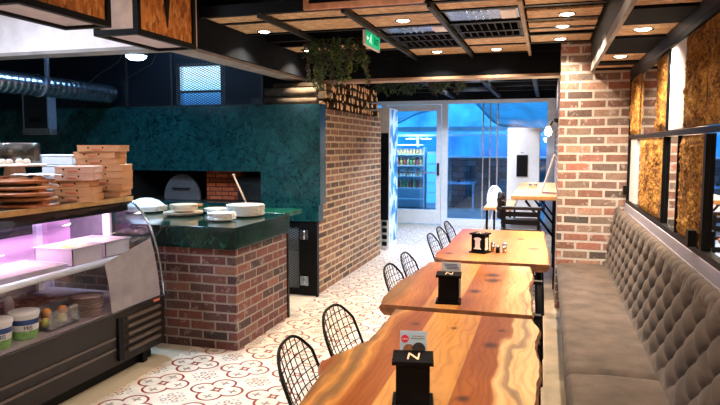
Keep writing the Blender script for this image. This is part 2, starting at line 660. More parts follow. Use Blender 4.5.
def mk_fabric():
    a = N('taupe_velvet')
    p = a.coords()
    f = a.noise(p, 7, 4, 0.6)
    f2 = a.noise(p, 260, 2)
    c = a.ramp(f, [(0.3, (0.042, 0.029, 0.023)), (0.7, (0.105, 0.075, 0.062))])
    a.set(c, 0.8, spec=0.25, sheen=0.08)
    a.bump(f2, 0.25, 0.002)
    return a.m


M['fabric'] = mk_fabric()


def mk_screen(name, col, cell=26, thr=0.16):
    """expanded metal: diamond openings"""
    a = N(name)
    p = a.pos()
    x, y, z = a.sep(p)
    s1 = a.math('ADD', x, y)
    u = a.math('MULTIPLY', s1, cell)
    w = a.math('MULTIPLY', z, cell * 2.0)
    d1 = a.math('ABSOLUTE', a.math('SUBTRACT', a.math('FRACT', a.math('ADD', a.math('ADD', u, w), 200)), 0.5))
    d2 = a.math('ABSOLUTE', a.math('SUBTRACT', a.math('FRACT', a.math('ADD', a.math('SUBTRACT', u, w), 200)), 0.5))
    k = a.math('LESS_THAN', a.math('MINIMUM', d1, d2), thr)
    a.set(col, 0.5, 0.4)
    a.link(k, a.b.inputs['Alpha'])
    return a.m


M['screen'] = mk_screen('expanded_metal', (0.010, 0.018, 0.032), 20, 0.13)
M['gatescreen'] = mk_screen('gate_mesh', (0.20, 0.24, 0.30), 20, 0.14)


def mk_moss():
    a = N('orange_moss')
    p = a.pos()
    f = a.noise(p, 55, 6, 0.75)
    g = a.noise(a.map(p, loc=(4, 4, 4)), 7, 3)
    k = a.math('ADD', a.math('MULTIPLY', f, 0.65), a.math('MULTIPLY', g, 0.35))
    a.set(a.ramp(k, [(0.36, (0.035, 0.012, 0.004)), (0.45, (0.20, 0.075, 0.012)), (0.53, (0.52, 0.23, 0.032)), (0.64, (0.85, 0.50, 0.09))]), 0.9)
    a.bump(f, 1.0, 0.03)
    return a.m


M['moss'] = mk_moss()
am = N('mirror_silver')
am.set((0.78, 0.80, 0.80), 0.02, 1.0)
M['mirror'] = am.m
aw = N('wood_log')
vv = aw.coords()
aw.set(aw.ramp(aw.noise(vv, 9, 4), [(0.3, (0.035, 0.024, 0.017)), (0.7, (0.13, 0.095, 0.065))]), 0.9)
M['logbark'] = aw.m
M['logend'] = plain('log_cut_end', (0.62, 0.40, 0.20), 0.8, var=0.35, scale=20)
for i, c in enumerate([(0.045, 0.11, 0.025), (0.13, 0.22, 0.035), (0.06, 0.035, 0.04), (0.03, 0.055, 0.02)]):
    M['leaf%d' % i] = plain('leaf_tone_%s' % 'abcd'[i], c, 0.6, var=0.3)
M['frost'] = plain('frosted_sheet', (0.40, 0.38, 0.42), 0.35, var=0.1)
M['paperblue'] = plain('menu_card', (0.36, 0.50, 0.72), 0.6, var=0.05)
M['cookie'] = plain('cookie_brown', (0.22, 0.10, 0.05), 0.9, var=0.4, scale=60)
M['cookiedark'] = plain('cookie_dark', (0.03, 0.025, 0.03), 0.9, var=0.4, scale=60)
M['cardred'] = plain('card_red', (0.55, 0.02, 0.06), 0.6)
M['palewood'] = plain('pale_inlay_wood', (0.80, 0.55, 0.36), 0.6, var=0.1)
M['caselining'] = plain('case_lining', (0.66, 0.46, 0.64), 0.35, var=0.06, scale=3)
M['bluegrey'] = plain('blue_grey_enamel', (0.22, 0.32, 0.48), 0.4, var=0.1)
M['traysteel'] = plain('tray_steel', (0.62, 0.60, 0.62), 0.35, 0.35, var=0.05)
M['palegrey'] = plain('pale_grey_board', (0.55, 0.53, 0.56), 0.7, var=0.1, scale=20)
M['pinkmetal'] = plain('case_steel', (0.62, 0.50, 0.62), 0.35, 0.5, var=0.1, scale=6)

# ------------------------------------------------------------------ SETTING
CZ = 2.51      # grid ceiling
struct('floor', MB().box(-6.7, 0.0, -0.6, 12.5, -0.06, 0.0), M['tiles'], 'patterned cream and dark red cement tile floor', 'floor')
struct('floor', MB().box(0.0, 0.82, -0.6, 12.5, -0.06, 0.0), M['stone'], 'beige stone floor strip along the banquette', 'floor')
struct('floor_threshold', MB().box(-3.6, -2.262, 5.23, 6.02, 0.0, 0.012), M['palestone'], 'pale stone threshold between counter and oven', 'floor')
struct('ceiling', MB().box(-6.7, 0.95, -0.6, 12.5, 2.86, 2.95), M['darkpaint'], 'dark painted slab above the open ceiling grid', 'ceiling')
struct('wall_right', MB().box(0.735, 0.90, -0.6, 6.25, 0, 2.86), M['lilac'], 'pale lilac wall behind the mirrors and banquette', 'wall')
struct('wall_pillar', MB().box(0.10, 0.90, 6.25, 7.0, 0, 2.86), M['brick_pale'], 'reclaimed brick pillar at the end of the banquette', 'wall')
struct('wall_right_far', MB().box(0.12, 0.9, 7.0, 12.5, 0, 2.86), M['brick_pale'], 'brick wall beyond the pillar above the bar counter', 'wall')
struct('wall_left', MB().box(-6.82, -6.7, -0.6, 12.5, 0, 2.86), M['marble'], 'dark wall at the far side of the kitchen', 'wall')

struct('wall_rear_added', MB().box(-6.7, 0.9, -0.72, -0.6, 0, 2.86), M['osb'], 'unseen pressed wood wall added behind the nearest table to block sky light', 'wall')  # unseen solid wall, added to shut sky light out of the room

# front beam across the room and side beam along the kitchen
b = MB().box(-2.72, 0.10, 6.72, 6.95, 2.29, 2.86)
bo = struct('ceiling_beam', b, M['darkpaint'], 'dark beam crossing the room with a tan timber strip beneath', 'beam')
MB().box(-2.72, 0.10, 6.715, 6.955, 2.262, 2.29).build('timber_strip', M['tan'], bo, world=True)
b = MB().box(-2.72, -2.50, 4.20, 6.72, 2.285, 2.86)
bo = struct('ceiling_beam', b, M['darkpaint'], 'charcoal beam beside the kitchen with a grey underside', 'beam')
MB().box(-2.72, -2.53, 4.20, 6.70, 2.26, 2.285).build('plaster_strip', M['greystrip'], bo, world=True)
b = MB().box(-6.7, -2.50, 4.02, 4.20, 2.285, 2.86)
bo = struct('ceiling_beam', b, M['plaster'], 'white plastered header above the kitchen opening', 'beam')
MB().box(-6.7, -2.50, 4.02, 4.20, 2.26, 2.285).build('plaster_strip', M['greystrip'], bo, world=True)

# grid ceiling: dark beams in x, rails in y, panels between
def cgrid():
    k = 0
    for y in (4.26, 4.545, 5.04, 5.42, 5.73, 6.165, 6.70):
        struct('ceiling_beam', MB().box(-2.50, 0.35, y - 0.024, y + 0.024, CZ - 0.004, CZ + 0.075), M['black'], 'black steel cross beam of the ceiling grid', 'beam')
    for x, c in ((-2.0, 'charcoal'), (-1.37, 'charcoal'), (-0.775, 'charcoal'), (-0.195, 'tan')):
        struct('ceiling_rail', MB().box(x - 0.014, x + 0.014, 4.2, 6.72, CZ - 0.040, CZ - 0.004), M[c], 'narrow ceiling rail running towards the shopfront', 'beam')
    cols = [(-2.49, -2.02), (-1.98, -1.39), (-1.35, -0.80), (-0.75, -0.22), (-0.17, 0.34)]
    rows = {0: [(4.29, 4.52), (4.60, 5.0), (5.76, 6.12)], 1: [(4.29, 4.52), (4.60, 5.0), (5.76, 6.12)],
            2: [(4.0, 4.22), (4.29, 4.52), (4.58, 5.0), (6.2, 6.67)], 3: [(4.0, 4.22), (4.29, 4.51), (5.80, 6.13), (6.2, 6.67)],
            4: [(4.0, 4.22), (4.34, 4.52), (4.74, 5.01), (5.2, 5.60), (5.78, 6.24)]}
    for c, (x0, x1) in enumerate(cols):
        for y0, y1 in rows[c]:
            struct('ceiling_panel', MB().box(x0, x1, y0, y1, CZ + 0.004, CZ + 0.022), M['osb'], 'pressed wood ceiling panel set in the black grid', 'ceiling')


cgrid()
# ceiling cassettes and grilles
def cassette(x0, x1, y0, y1, label):
    t = thing('ceiling_cassette', label, 'air conditioner', ((x0 + x1) / 2, (y0 + y1) / 2, CZ))
    MB().box(x0, x1, y0, y1, CZ + 0.01, CZ + 0.08).build('housing', M['steel'], t, world=True)
    w = (x1 - x0)
    MB().box(x1 - 0.13, x1 - 0.02, y0 + 0.03, y1 - 0.03, CZ + 0.002, CZ + 0.0098).build('window_reflection', M['white'], t, world=True)  # white patch painted in place of window reflections on the glossy unit
    for i in range(4):
        MB().box(x0 + 0.28 * w + i * 0.05, x0 + 0.28 * w + i * 0.05 + 0.012, y0 + 0.02, y1 - 0.02, CZ + 0.003, CZ + 0.0098).build('fin', M['galv'], t, world=True)


cassette(-0.745, -0.225, 4.62, 4.97, 'silver ceiling unit with white painted reflection in front of the wider black grille')
cassette(-1.345, -0.80, 5.12, 5.39, 'silver ceiling unit beside the exit sign, left of the wider black grille')


def grille(x0, x1, y0, y1, label):
    t = thing('ceiling_grille', label, 'vent', ((x0 + x1) / 2, (y0 + y1) / 2, CZ))
    MB().box(x0, x1, y0, y1, CZ + 0.06, CZ + 0.08).build('back_plate', M['black'], t, world=True)
    m_ = MB()
    m_.box(x0, x1, y0, y0 + 0.02, CZ, CZ + 0.06)
    m_.box(x0, x1, y1 - 0.02, y1, CZ, CZ + 0.06)
    m_.box(x0, x0 + 0.02, y0 + 0.0195, y1 - 0.0195, CZ, CZ + 0.06)
    m_.box(x1 - 0.02, x1, y0 + 0.0195, y1 - 0.0195, CZ, CZ + 0.06)
    m_.build('frame', M['black'], t, world=True)
    n = 9
    m_ = MB()
    for i in range(n):
        x = x0 + (i + 0.5) * (x1 - x0) / n
        m_.box(x - 0.003, x + 0.003, y0 + 0.02, y1 - 0.02, CZ + 0.002, CZ + 0.012)
    m_.build('fins', M['charcoal'], t, world=True)


grille(-0.75, -0.22, 5.08, 5.70, 'black ceiling grille with thin pale fins behind the larger silver unit')
grille(-1.345, -0.80, 5.46, 6.12, 'black ceiling grille over the aisle near the exit sign')
grille(-1.98, -1.39, 5.46, 5.70, 'narrow black ceiling grille above the larger hanging ivy')

# soffit over the banquette
t = struct('ceiling_soffit', MB().box(0.36, 0.735, -0.6, 6.25, 2.30, 2.86), M['charcoal'], 'dark boxed soffit above the banquette', 'soffit')
m_ = MB()
m_.box(0.36, 0.385, -0.6, 6.25, 2.235, 2.30)
m_.build('edge_strip', M['greystrip'], t, world=True)
m_ = MB().box(0.700, 0.735, -0.6, 6.25, 2.186, 2.30)
m_.build('wall_strip', M['charcoal'], t, world=True)
for y0, y1 in ((3.05, 3.5), (3.99, 4.42), (5.2, 5.66), (5.9, 6.16)):
    MB().box(0.385, 0.700, y0, y1, 2.262, 2.30).build('soffit_panel', M['osb'], t, world=True)
for y0, y1 in ((2.0, 3.0), (3.52, 3.97), (4.44, 5.18), (5.68, 5.88), (6.17, 6.24)):
    MB().box(0.385, 0.700, y0, y1, 2.248, 2.30).build('soffit_panel', M['darkpaint'], t, world=True)

# ------------------------------------------------------------------ downlights
DL = []


def downlight(x, y, z, label, p=1.0, col=WARM):
    if not DL:
        t = thing('downlight', label, 'ceiling light', (x, y, z), 0, 'ceiling spotlights')
        r = 0.047
        MB().lathe([(r, 0.0), (r + 0.014, -0.004), (r + 0.014, 0.004)], n=20).build('rim', M['steel'], t)
        MB().lathe([(0.0005, -0.009), (r * 0.6, -0.008), (r, 0.0), (0.0005, 0.001)], n=20).build('lens', M['bulb'], t)
        DL.append(t)
    else:
        t = dup(DL[0], (x, y, z), 0, label)
    area_light('spot_lamp', (x, y, z - 0.03), SPOT_W * p, 0.08, col, spread=R(128))


names = [
    (-2.30, 4.93, CZ, 'lit spotlight in the wood panel beside the kitchen beam, nearer of two'),
    (-2.32, 6.02, CZ, 'lit spotlight half behind the ivy beside the kitchen beam'),
    (-1.083, 4.80, CZ, 'lit spotlight in the panel just right of the exit sign'),
    (-1.10, 6.46, CZ, 'lit spotlight beside the long cross beam, left of the centre rail'),
    (-0.51, 6.46, CZ, 'lit spotlight beside the long cross beam, right of the centre rail'),
    (0.11, 4.90, CZ, 'nearest lit spotlight of the three in line before the brick pillar'),
    (0.09, 5.38, CZ, 'middle lit spotlight of the three in line before the brick pillar'),
    (0.085, 6.00, CZ, 'lit spotlight closest to the top of the brick pillar'),
]
for x, y, z, l in names:
    downlight(x, y, z, l, p=0.75 if x > 0 and y > 5.9 else (0.7 if y > 6.2 else 1.0))
downlight(0.535, 4.215, 2.262, 'brighter lit spotlight in the soffit over the banquette, nearer one')
downlight(0.53, 5.42, 2.262, 'smaller lit spotlight in the soffit near the brick pillar')
# unseen spotlights added overhead to light the nearest tables
for x, y in ((-1.1, 3.0), (-0.3, 3.2), (-1.1, 1.4), (-0.3, 1.6), (-1.1, -0.2), (-0.3, -0.1)):
    downlight(x, y, 2.85, 'unseen spotlight added in the dark ceiling to light the nearest tables', p=1.7)
for x, y in ((-1.0, 9.4), (-0.4, 8.0), (-1.3, 10.9), (-0.4, 10.0)):
    downlight(x, y, 2.85, 'lit spotlight in the ceiling between the cross beam and the shopfront', p=3.6, col=(0.80, 0.88, 1.0))

# ------------------------------------------------------------------ far ceiling slats
for i, y in enumerate((8.2, 9.0, 9.8, 10.6, 11.4)):
    struct('ceiling_beam', MB().box(-2.5, 0.12, y - 0.03, y + 0.03, 2.52, 2.60), M['black'], 'black cross beam of the far ceiling', 'beam')
    struct('ceiling_panel', MB().box(-0.85, -0.25, y + 0.15, y + 0.55, 2.60, 2.62), M['osb'], 'pressed wood panel in the far ceiling', 'ceiling')
for x in (-1.75, -0.9, -0.2):
    struct('ceiling_rail', MB().box(x - 0.03, x + 0.03, 6.97, 12.2, 2.46, 2.52), M['charcoal'], 'grey rail of the far ceiling', 'beam')

# ------------------------------------------------------------------ storefront
YF = 12.3
wf = MB()
wf.box(-4.6, 0.12, YF, YF + 0.08, 2.37, 2.44)
wf.box(-3.20, -3.08, YF, YF + 0.08, 0, 2.37)
wf.box(-1.99, -1.87, YF, YF + 0.08, 0, 2.37)
wf.box(-1.87, 0.12, YF, YF + 0.08, 0, 0.14)
wf.box(-0.02, 0.12, YF, YF + 0.08, 0.14, 2.37)
wf.box(-4.6, -3.20, YF, YF + 0.08, 0, 0.14)
w1 = struct('window_1', wf, M['alu'], 'white aluminium framed glass shopfront', 'window')
m_ = MB()
m_.box(-1.87, -0.02, YF + 0.035, YF + 0.045, 0.14, 2.37)
m_.box(-4.6, -3.20, YF + 0.035, YF + 0.045, 0.14, 2.37)
m_.build('window_pane', M['blueglass'], w1, world=True)
m_ = MB()
for x in (-1.19, -1.06, -0.92):
    m_.box(x - 0.012, x + 0.012, YF - 0.005, YF + 0.03, 0.14, 2.37)
m_.build('window_mullion', M['galv'], w1, world=True)
struct('wall_above_window', MB().box(-4.6, 0.12, YF, YF + 0.08, 2.44, 2.86), M['darkpaint'], 'dark band above the shopfront', 'wall')
d1 = MB()
d1.box(-3.07, -2.98, YF, YF + 0.06, 0.02, 2.36)
d1.box(-2.09, -2.00, YF, YF + 0.06, 0.02, 2.36)
d1.box(-2.98, -2.09, YF, YF + 0.06, 0.02, 0.30)
d1.box(-2.98, -2.09, YF, YF + 0.06, 2.24, 2.36)
dr = struct('door_1', d1, M['alu'], 'white framed glass entrance door', 'door')
MB().box(-2.98, -2.09, YF + 0.02, YF + 0.03, 0.30, 2.24).build('door_pane', M['blueglass'], dr, world=True)
MB().box(-3.0, -2.07, YF - 0.03, YF - 0.001, 1.02, 1.05).build('push_bar', M['steel'], dr, world=True)
MB().box(-2.07, -2.03, YF - 0.05, YF - 0.001, 0.98, 1.22).build('door_handle', M['charcoal'], dr, world=True)
struct('wall_far', MB().box(-6.7, -4.6, YF, YF + 0.1, 0, 2.86), M['darkpaint'], 'dark wall left of the shopfront', 'wall')

# outside
struct('ground', MB().box(-9, 6, 12.5, 26, -0.08, -0.01), plain('patio_paving', (0.20, 0.24, 0.28), 0.6, var=0.2, scale=3), 'dark paved patio outside', 'ground')
M['stonewall'] = brick('dark_stone_wall', 0.30, 0.15, 0.01, [(0, (0.03, 0.05, 0.06)), (0.5, (0.06, 0.09, 0.11)), (1, (0.10, 0.13, 0.15))], (0.02, 0.035, 0.045), 0.012)
struct('wall_patio', MB().box(-5.2, 2.0, 16.0, 16.25, 0, 1.26), M['stonewall'], 'low dark stone wall across the patio', 'wall')
m_ = MB()
m_.box(-5.2, 2.0, 15.98, 16.06, 1.26, 1.31)
m_.box(-5.2, 2.0, 15.98, 16.06, 1.80, 1.86)
for x in (-4.6, -3.9, -3.2, -2.45, -1.6, -0.75, 0.1, 0.9):
    m_.box(x - 0.03, x + 0.03, 15.98, 16.06, 1.31, 1.80)
m2 = MB().box(-5.2, 2.0, 16.02, 16.03, 1.31, 1.80)
w2 = struct('window_2', m_, M['alu'], 'white framed glazing above the patio wall', 'window')
m2.build('window_pane', M['blueglass'], w2, world=True)
M['facade'] = plain('pale_blue_facade', (0.20, 0.46, 0.70), 0.7, var=0.5, scale=1.2)
struct('wall_outside', MB().box(-10, 6, 21, 21.3, 0, 3.4), M['facade'], 'pale building across the street', 'wall')

# canopy
def sail(name, c, w, d, z, sag, label):
    def fn(u, v):
        x = c[0] + (u - 0.5) * w
        y = c[1] + (v - 0.5) * d
        zz = z + sag * (4 * (u - 0.5) ** 2 + 1.2 * (v - 0.5)) + 0.05 * math.sin(u * 19)
        return (x, y, zz)
    m_ = MB().grid(fn, 40, 16)
    o = m_.build(name, M['sail'])
    md = o.modifiers.new('thick', 'SOLIDIFY')
    md.thickness = 0.012
    tag(o, label, 'canopy')
    return o


asail = N('blue_canopy')
asail.set(asail.ramp(asail.noise(asail.pos(), 1.2, 4, 0.6, 1.0), [(0.3, (0.004, 0.06, 0.09)), (0.7, (0.02, 0.18, 0.24))]), 0.6)
M['sail'] = asail.m
sail('canopy_sail', (-3.35, 14.2), 3.2, 2.8, 2.35, 0.55, 'blue fabric canopy draped over the patio behind the door')
sail('canopy_sail', (-0.35, 14.2), 2.6, 2.6, 2.30, 0.75, 'blue fabric canopy draped over the patio right of the door')
tag(MB().box(-3.9, -0.2, 15.2, 15.28, 1.90, 2.02).build('canopy_valance', M['white']), 'white beam carrying the canopy above the patio wall', 'canopy beam')
for x, l in ((-3.88, 'left'), (-0.30, 'right')):
    tag(MB().box(x - 0.03, x + 0.03, 15.21, 15.27, -0.01, 1.90).build('canopy_post', M['alu']), 'slim pale post under the %s end of the white canopy beam' % l, 'post')

# shelf of goods beyond the door
sh = thing('grocery_shelf', 'lit shop shelf of goods seen through the glass door', 'shelf', (-3.25, 15.6, 0))
m_ = MB()
m_.box(-3.75, -2.95, 15.75, 15.80, 0, 1.50)
for z in (0.25, 0.52, 0.82, 1.08, 1.36, 1.60):
    MB().box(-3.75, -2.95, 15.45, 15.75, z - 0.03, z - 0.001).build('shelf_board', M['alu'], sh, world=True)
m_.box(-3.78, -3.75, 15.45, 15.8, 0, 1.53)
m_.box(-2.95, -2.92, 15.45, 15.8, 0, 1.53)
m_.build('shelf_frame', M['alu'], sh, world=True)
bc = [(0.75, 0.55, 0.15), (0.6, 0.1, 0.1), (0.8, 0.8, 0.75), (0.1, 0.45, 0.15), (0.75, 0.35, 0.15), (0.1, 0.25, 0.6)]
bm_ = [plain('package_%s' % 'abcdef'[i], c, 0.5) for i, c in enumerate(bc)]
for i, z in enumerate((0.52, 0.82, 1.08, 1.36)):
    n = 9
    for k in range(n):
        x = -3.70 + k * 0.084
        tall = (0.20, 0.17, 0.20, 0.11)[i]
        o = MB().cyl((x, 15.55, z), (x, 15.55, z + tall * 0.72), 0.03, n=10).cyl((x, 15.55, z + tall * 0.72), (x, 15.55, z + tall), 0.026, 0.014, n=10).build('bottle', bm_[(i * 2 + k * (k + i)) % 6])
        tag(o, 'small %s bottle on the %s shelf of the shop rack outside' % (('yellow', 'red', 'white', 'green', 'orange', 'blue')[(i * 2 + k * (k + i)) % 6], ('lowest filled', 'second', 'third', 'top')[i]), 'bottle', 'bottles on the %s shelf outside' % ('lowest', 'second', 'third', 'top')[i])
area_light('shelf_fill', (-3.35, 15.2, 1.75), 14, 0.7, (1.0, 0.95, 0.85), rot=(R(35), 0, 0), sizey=0.05)  # unseen light added to brighten the goods on the shelf
ck = thing('drinks_cooler', 'tall blue lit drinks cooler beyond the door beside the shelf', 'cooler', (-2.72, 15.6, 0))
MB().box(-2.88, -2.56, 15.5, 15.9, 0, 1.42).build('body', M['alu'], ck, world=True)
MB().box(-2.86, -2.58, 15.485, 15.499, 0.15, 1.36).build('lit_front', emit('cooler_glow', (0.12, 0.5, 1.0), 1.2), ck, world=True)
for z in (0.4, 0.65, 0.9, 1.12):
    MB().box(-2.85, -2.59, 15.47, 15.484, z, z + 0.02).build('shelf', M['alu'], ck, world=True)
pt = thing('patio_table', 'small table on the patio beyond the glass wall', 'table', (-1.95, 14.6, -0.01))
MB().box(-0.45, 0.4, -0.3, 0.3, 0.70, 0.74).build('tabletop', M['galv'], pt)
for x in (-0.38, 0.33):
    MB().box(x - 0.02, x + 0.02, -0.02, 0.02, 0, 0.70).build('leg', M['galv'], pt)
MB().cyl((0, 0, 0.741), (0, 0, 0.80), 0.04, n=12).build('bowl', M['black']).location = (-1.95, 14.6, 0.73)
tag(bpy.data.objects['bowl'], 'small dark pot on the patio table', 'pot')
tr = thing('palm_tree', 'dark leafy tree outside above the white tower cabinet', 'tree', (0.35, 15.7, 0))
MB().tube([(0, 0, 0), (0.02, 0, 1.2), (0.0, 0.05, 2.0)], 0.06, 8).build('trunk', M['logbark'], tr)
m_ = MB()
for i in range(260):
    a0, e = rnd.uniform(0, 2 * PI), rnd.uniform(-0.9, 0.6)
    rr = rnd.uniform(0.12, 0.55)
    p = Vector((rr * math.cos(a0) * math.cos(e), rr * math.sin(a0) * math.cos(e), 2.3 + rr * math.sin(e)))
    q = Vector((rnd.gauss(0, 1), rnd.gauss(0, 1), rnd.gauss(-0.5, 1))).normalized() * 0.10
    s_ = q.orthogonal().normalized() * 0.02
    m_.add([p, p + q * 0.5 + s_, p + q, p + q * 0.5 - s_], [(0, 1, 2, 3)])
m_.build('crown', M['leaf3'], tr)

# ------------------------------------------------------------------ kitchen: oven block
struct('wall_oven_side', MB().box(-2.45, -2.28, 6.12, 8.72, 0, 1.955), M['brick_tan'], 'tan brick side wall of the oven chamber along the aisle', 'wall')
struct('wall_oven_top', MB().box(-6.0, -2.45, 6.95, 8.72, 1.85, 1.955).box(-6.0, -2.45, 6.12, 6.95, 1.9, 1.955).box(-6.0, -2.45, 8.6, 8.72, 0, 1.85), M['oven'], 'flat top of the oven chamber under the firewood', 'wall')
hd = MB()
hd.box(-6.7, -2.22, 6.05, 6.12, 1.29, 1.985)
hd.box(-6.7, -4.51, 6.05, 6.12, 0.0, 1.29)
hd.box(-2.885, -2.22, 6.05, 6.12, 0.955, 1.29)
hd.box(-2.28, -2.22, 6.12, 6.22, 0.955, 1.985)
hood = struct('wall_oven_front', hd, M['marble'], 'dark green marble oven front with a wide low mouth', 'oven front')
hg = MB()
hg.box(-4.51, -2.215, 5.98, 6.12, 0.79, 0.955)
struct('wall_oven_ledge', hg, M['marble'], 'green marble ledge below the oven mouth', 'ledge')
struct('wall_oven_base', MB().box(-4.51, -2.62, 6.0, 6.12, 0, 0.79), M['oven'], 'dark base under the oven ledge', 'wall')
# interior
iv = MB()
iv.box(-4.6, -2.8, 6.9, 6.95, 0.9, 1.5)
iv.box(-4.6, -4.52, 6.12, 6.9, 0.9, 1.5)
iv.box(-2.88, -2.8, 6.12, 6.9, 0.9, 1.5)
iv.box(-4.52, -2.88, 6.12, 6.9, 0.9, 0.95)
iv.box(-4.52, -2.88, 6.12, 6.9, 1.45, 1.5)
struct('wall_oven_inside', iv, M['oven'], 'black inside of the oven mouth', 'oven')  # plain near-black colour on all inner faces
o = MB().box(-3.74, -3.30, 6.42, 6.5, 0.951, 1.28).build('firebrick_arch', brick('oven_brick', 0.16, 0.05, 0.01, [(0, (0.45, 0.06, 0.02)), (1, (0.85, 0.20, 0.07))], (0.10, 0.03, 0.02), 0.006))
tag(o, 'reddish firebrick panel inside the oven mouth', 'oven brick')
poly = [(-4.20, 0.951)] + [(-3.98 + 0.23 * math.cos(a), 0.98 + 0.26 * math.sin(a)) for a in [PI - i * PI / 14 for i in range(15)]] + [(-3.75, 0.951)]
od = thing('oven_door', 'rounded grey steel oven door standing in the oven mouth', 'oven door', (-3.98, 6.3, 0.951))
MB().prism(poly, 'y', 6.28, 6.31).build('door_plate', M['dullsteel'], od, world=True)
MB().tube([(-4.08, 6.28, 1.08), (-4.08, 6.24, 1.08), (-3.88, 6.24, 1.08), (-3.88, 6.28, 1.08)], 0.008).build('handle', M['black'], od, world=True)
tag(MB().box(-3.29, -2.93, 6.3, 6.4, 0.951, 1.22).build('steel_baffle', M['charcoal'], bevel=0.01), 'dark grey steel block at the right side of the oven mouth', 'steel block')
# peel leaning
pe = thing('pizza_peel', 'long thin pizza peel handle leaning in the oven mouth', 'pizza peel', (-3.05, 5.99, 0.956))
MB().cyl((-3.03, 5.99, 0.966), (-3.20, 6.045, 1.25), 0.010, n=8).build('handle', M['palewood'], pe, world=True)
MB().cyl((-3.195, 6.043, 1.24), (-3.202, 6.046, 1.26), 0.016, n=8).build('grip', M['palewood'], pe, world=True)
# sticking gate
gt = thing('kitchen_gate', 'black steel mesh gate between counter and brick wall', 'gate', (-2.42, 6.04, 0))
m_ = MB()
m_.box(-2.62, -2.58, 6.02, 6.06, 0.02, 0.79)
m_.box(-2.44, -2.24, 6.0, 6.06, 0.02, 0.79)
m_.box(-2.58, -2.44, 6.02, 6.06, 0.02, 0.08)
m_.box(-2.58, -2.44, 6.02, 6.06, 0.72, 0.79)
m_.box(-2.60, -2.24, 6.02, 6.05, 0.0, 0.02)
gf = m_.build('frame', M['black'], gt, world=True)
MB().box(-2.58, -2.44, 6.036, 6.04, 0.08, 0.72).build('mesh_panel', M['gatescreen'], gt, world=True)
for z in (0.12, 0.60):
    h = MB()
    h.box(-2.425, -2.385, 5.99, 5.999, z, z + 0.10)
    h.box(-2.375, -2.335, 5.99, 5.999, z, z + 0.10)
    h.cyl((-2.38, 5.99, z), (-2.38, 5.99, z + 0.10), 0.009, n=8)
    h.build('hinge', M['galv'], gf, world=True)

# screen above the hood, window and kitchen back wall
sc = thing('mesh_screen', 'dark expanded metal screen above the green marble front', 'screen', (-4.0, 6.1, 1.985))
MB().box(-6.6, -2.85, 6.085, 6.089, 1.985, 2.86).build('mesh_panel', M['screen'], sc, world=True)
m_ = MB()
for x in (-6.6, -5.6, -4.52, -3.94, -2.87):
    m_.box(x - 0.012, x + 0.012, 6.07, 6.10, 1.985, 2.86)
m_.box(-6.6, -2.85, 6.07, 6.10, 1.985, 2.0)
m_.build('frame', M['charcoal'], sc, world=True)
struct('wall_kitchen_back', MB().box(-6.7, -4.85, 7.6, 7.7, 1.955, 2.86).box(-4.12, -2.95, 7.6, 7.7, 1.955, 2.86).box(-4.85, -4.12, 7.6, 7.7, 1.955, 2.06).box(-4.85, -4.12, 7.6, 7.7, 2.66, 2.86), M['oven'], 'dark wall behind the mesh screen', 'wall')
w3 = struct('window_3', MB().box(-4.85, -4.79, 7.58, 7.66, 2.06, 2.66).box(-4.18, -4.12, 7.58, 7.66, 2.06, 2.66).box(-4.79, -4.18, 7.58, 7.66, 2.62, 2.66).box(-4.79, -4.18, 7.58, 7.66, 2.06, 2.10).box(-4.79, -4.18, 7.58, 7.66, 2.27, 2.30), M['alu'], 'bright daylit window behind the kitchen screen', 'window')
m_ = MB().box(-4.79, -4.18, 7.66, 7.67, 2.10, 2.62)
aw = N('window_daylight')
p_ = aw.pos()
z_ = aw.sep(p_)[2]
aw.b.inputs['Base Color'].default_value = (0.1, 0.3, 0.6, 1)
aw.link(aw.ramp(aw.math('MULTIPLY_ADD', z_, 2.0, -4.25), [(0.0, (0.02, 0.10, 0.28)), (0.3, (0.05, 0.22, 0.5)), (0.42, (0.35, 0.75, 1.0)), (0.8, (0.6, 0.9, 1.0))]), aw.b.inputs['Emission Color'])
aw.b.inputs['Emission Strength'].default_value = 1.6
m_.build('window_pane', aw.m, w3, world=True)

# cool disc light under the header
t = thing('kitchen_light', 'bright bluish round light under the white header', 'ceiling light', (-3.10, 4.30, 2.26))
MB().lathe([(0.0005, -0.035), (0.05, -0.03), (0.075, -0.012), (0.08, 0.0), (0.0005, 0.0)], n=24).build('lens', M['coolbulb'], t)
MB().lathe([(0.08, 0.0), (0.09, 0.0), (0.09, 0.02), (0.02, 0.03), (0.02, 0.6), (0.0005, 0.6)], n=24).build('housing', M['black'], t)
area_light('kitchen_lamp', (-3.10, 4.30, 2.215), 30, 0.12, (0.45, 0.75, 1.0), spread=R(170))

t = thing('added_strip_light', 'unseen cool white strip light added above the display case to brighten the header', 'ceiling light', (-3.6, 2.6, 2.80))  # unseen strip, added to brighten the plaster header and the case area
MB().box(-0.04, 0.04, -0.62, 0.62, 0.02, 0.06).build('housing', M['white'], t)
MB().cyl((0, -0.6, 0.0), (0, 0.6, 0.0), 0.018, n=10).build('tube', M['coolbulb'], t)
area_light('strip_fill', (-3.6, 2.6, 2.77), 70, 0.06, (0.80, 0.86, 1.0), sizey=1.2, spread=R(180))
t = thing('added_strip_light', 'unseen cool strip light added behind the white header to brighten the duct', 'ceiling light', (-3.9, 5.2, 2.80))  # hidden strip, added for a highlight along the duct
MB().box(-0.04, 0.04, -0.62, 0.62, 0.02, 0.06).build('housing', M['white'], t)
MB().cyl((0, -0.6, 0.0), (0, 0.6, 0.0), 0.018, n=10).build('tube', M['coolbulb'], t)
area_light('strip_fill', (-3.9, 5.2, 2.77), 14, 0.10, (0.35, 0.62, 1.0), sizey=1.2, spread=R(180))
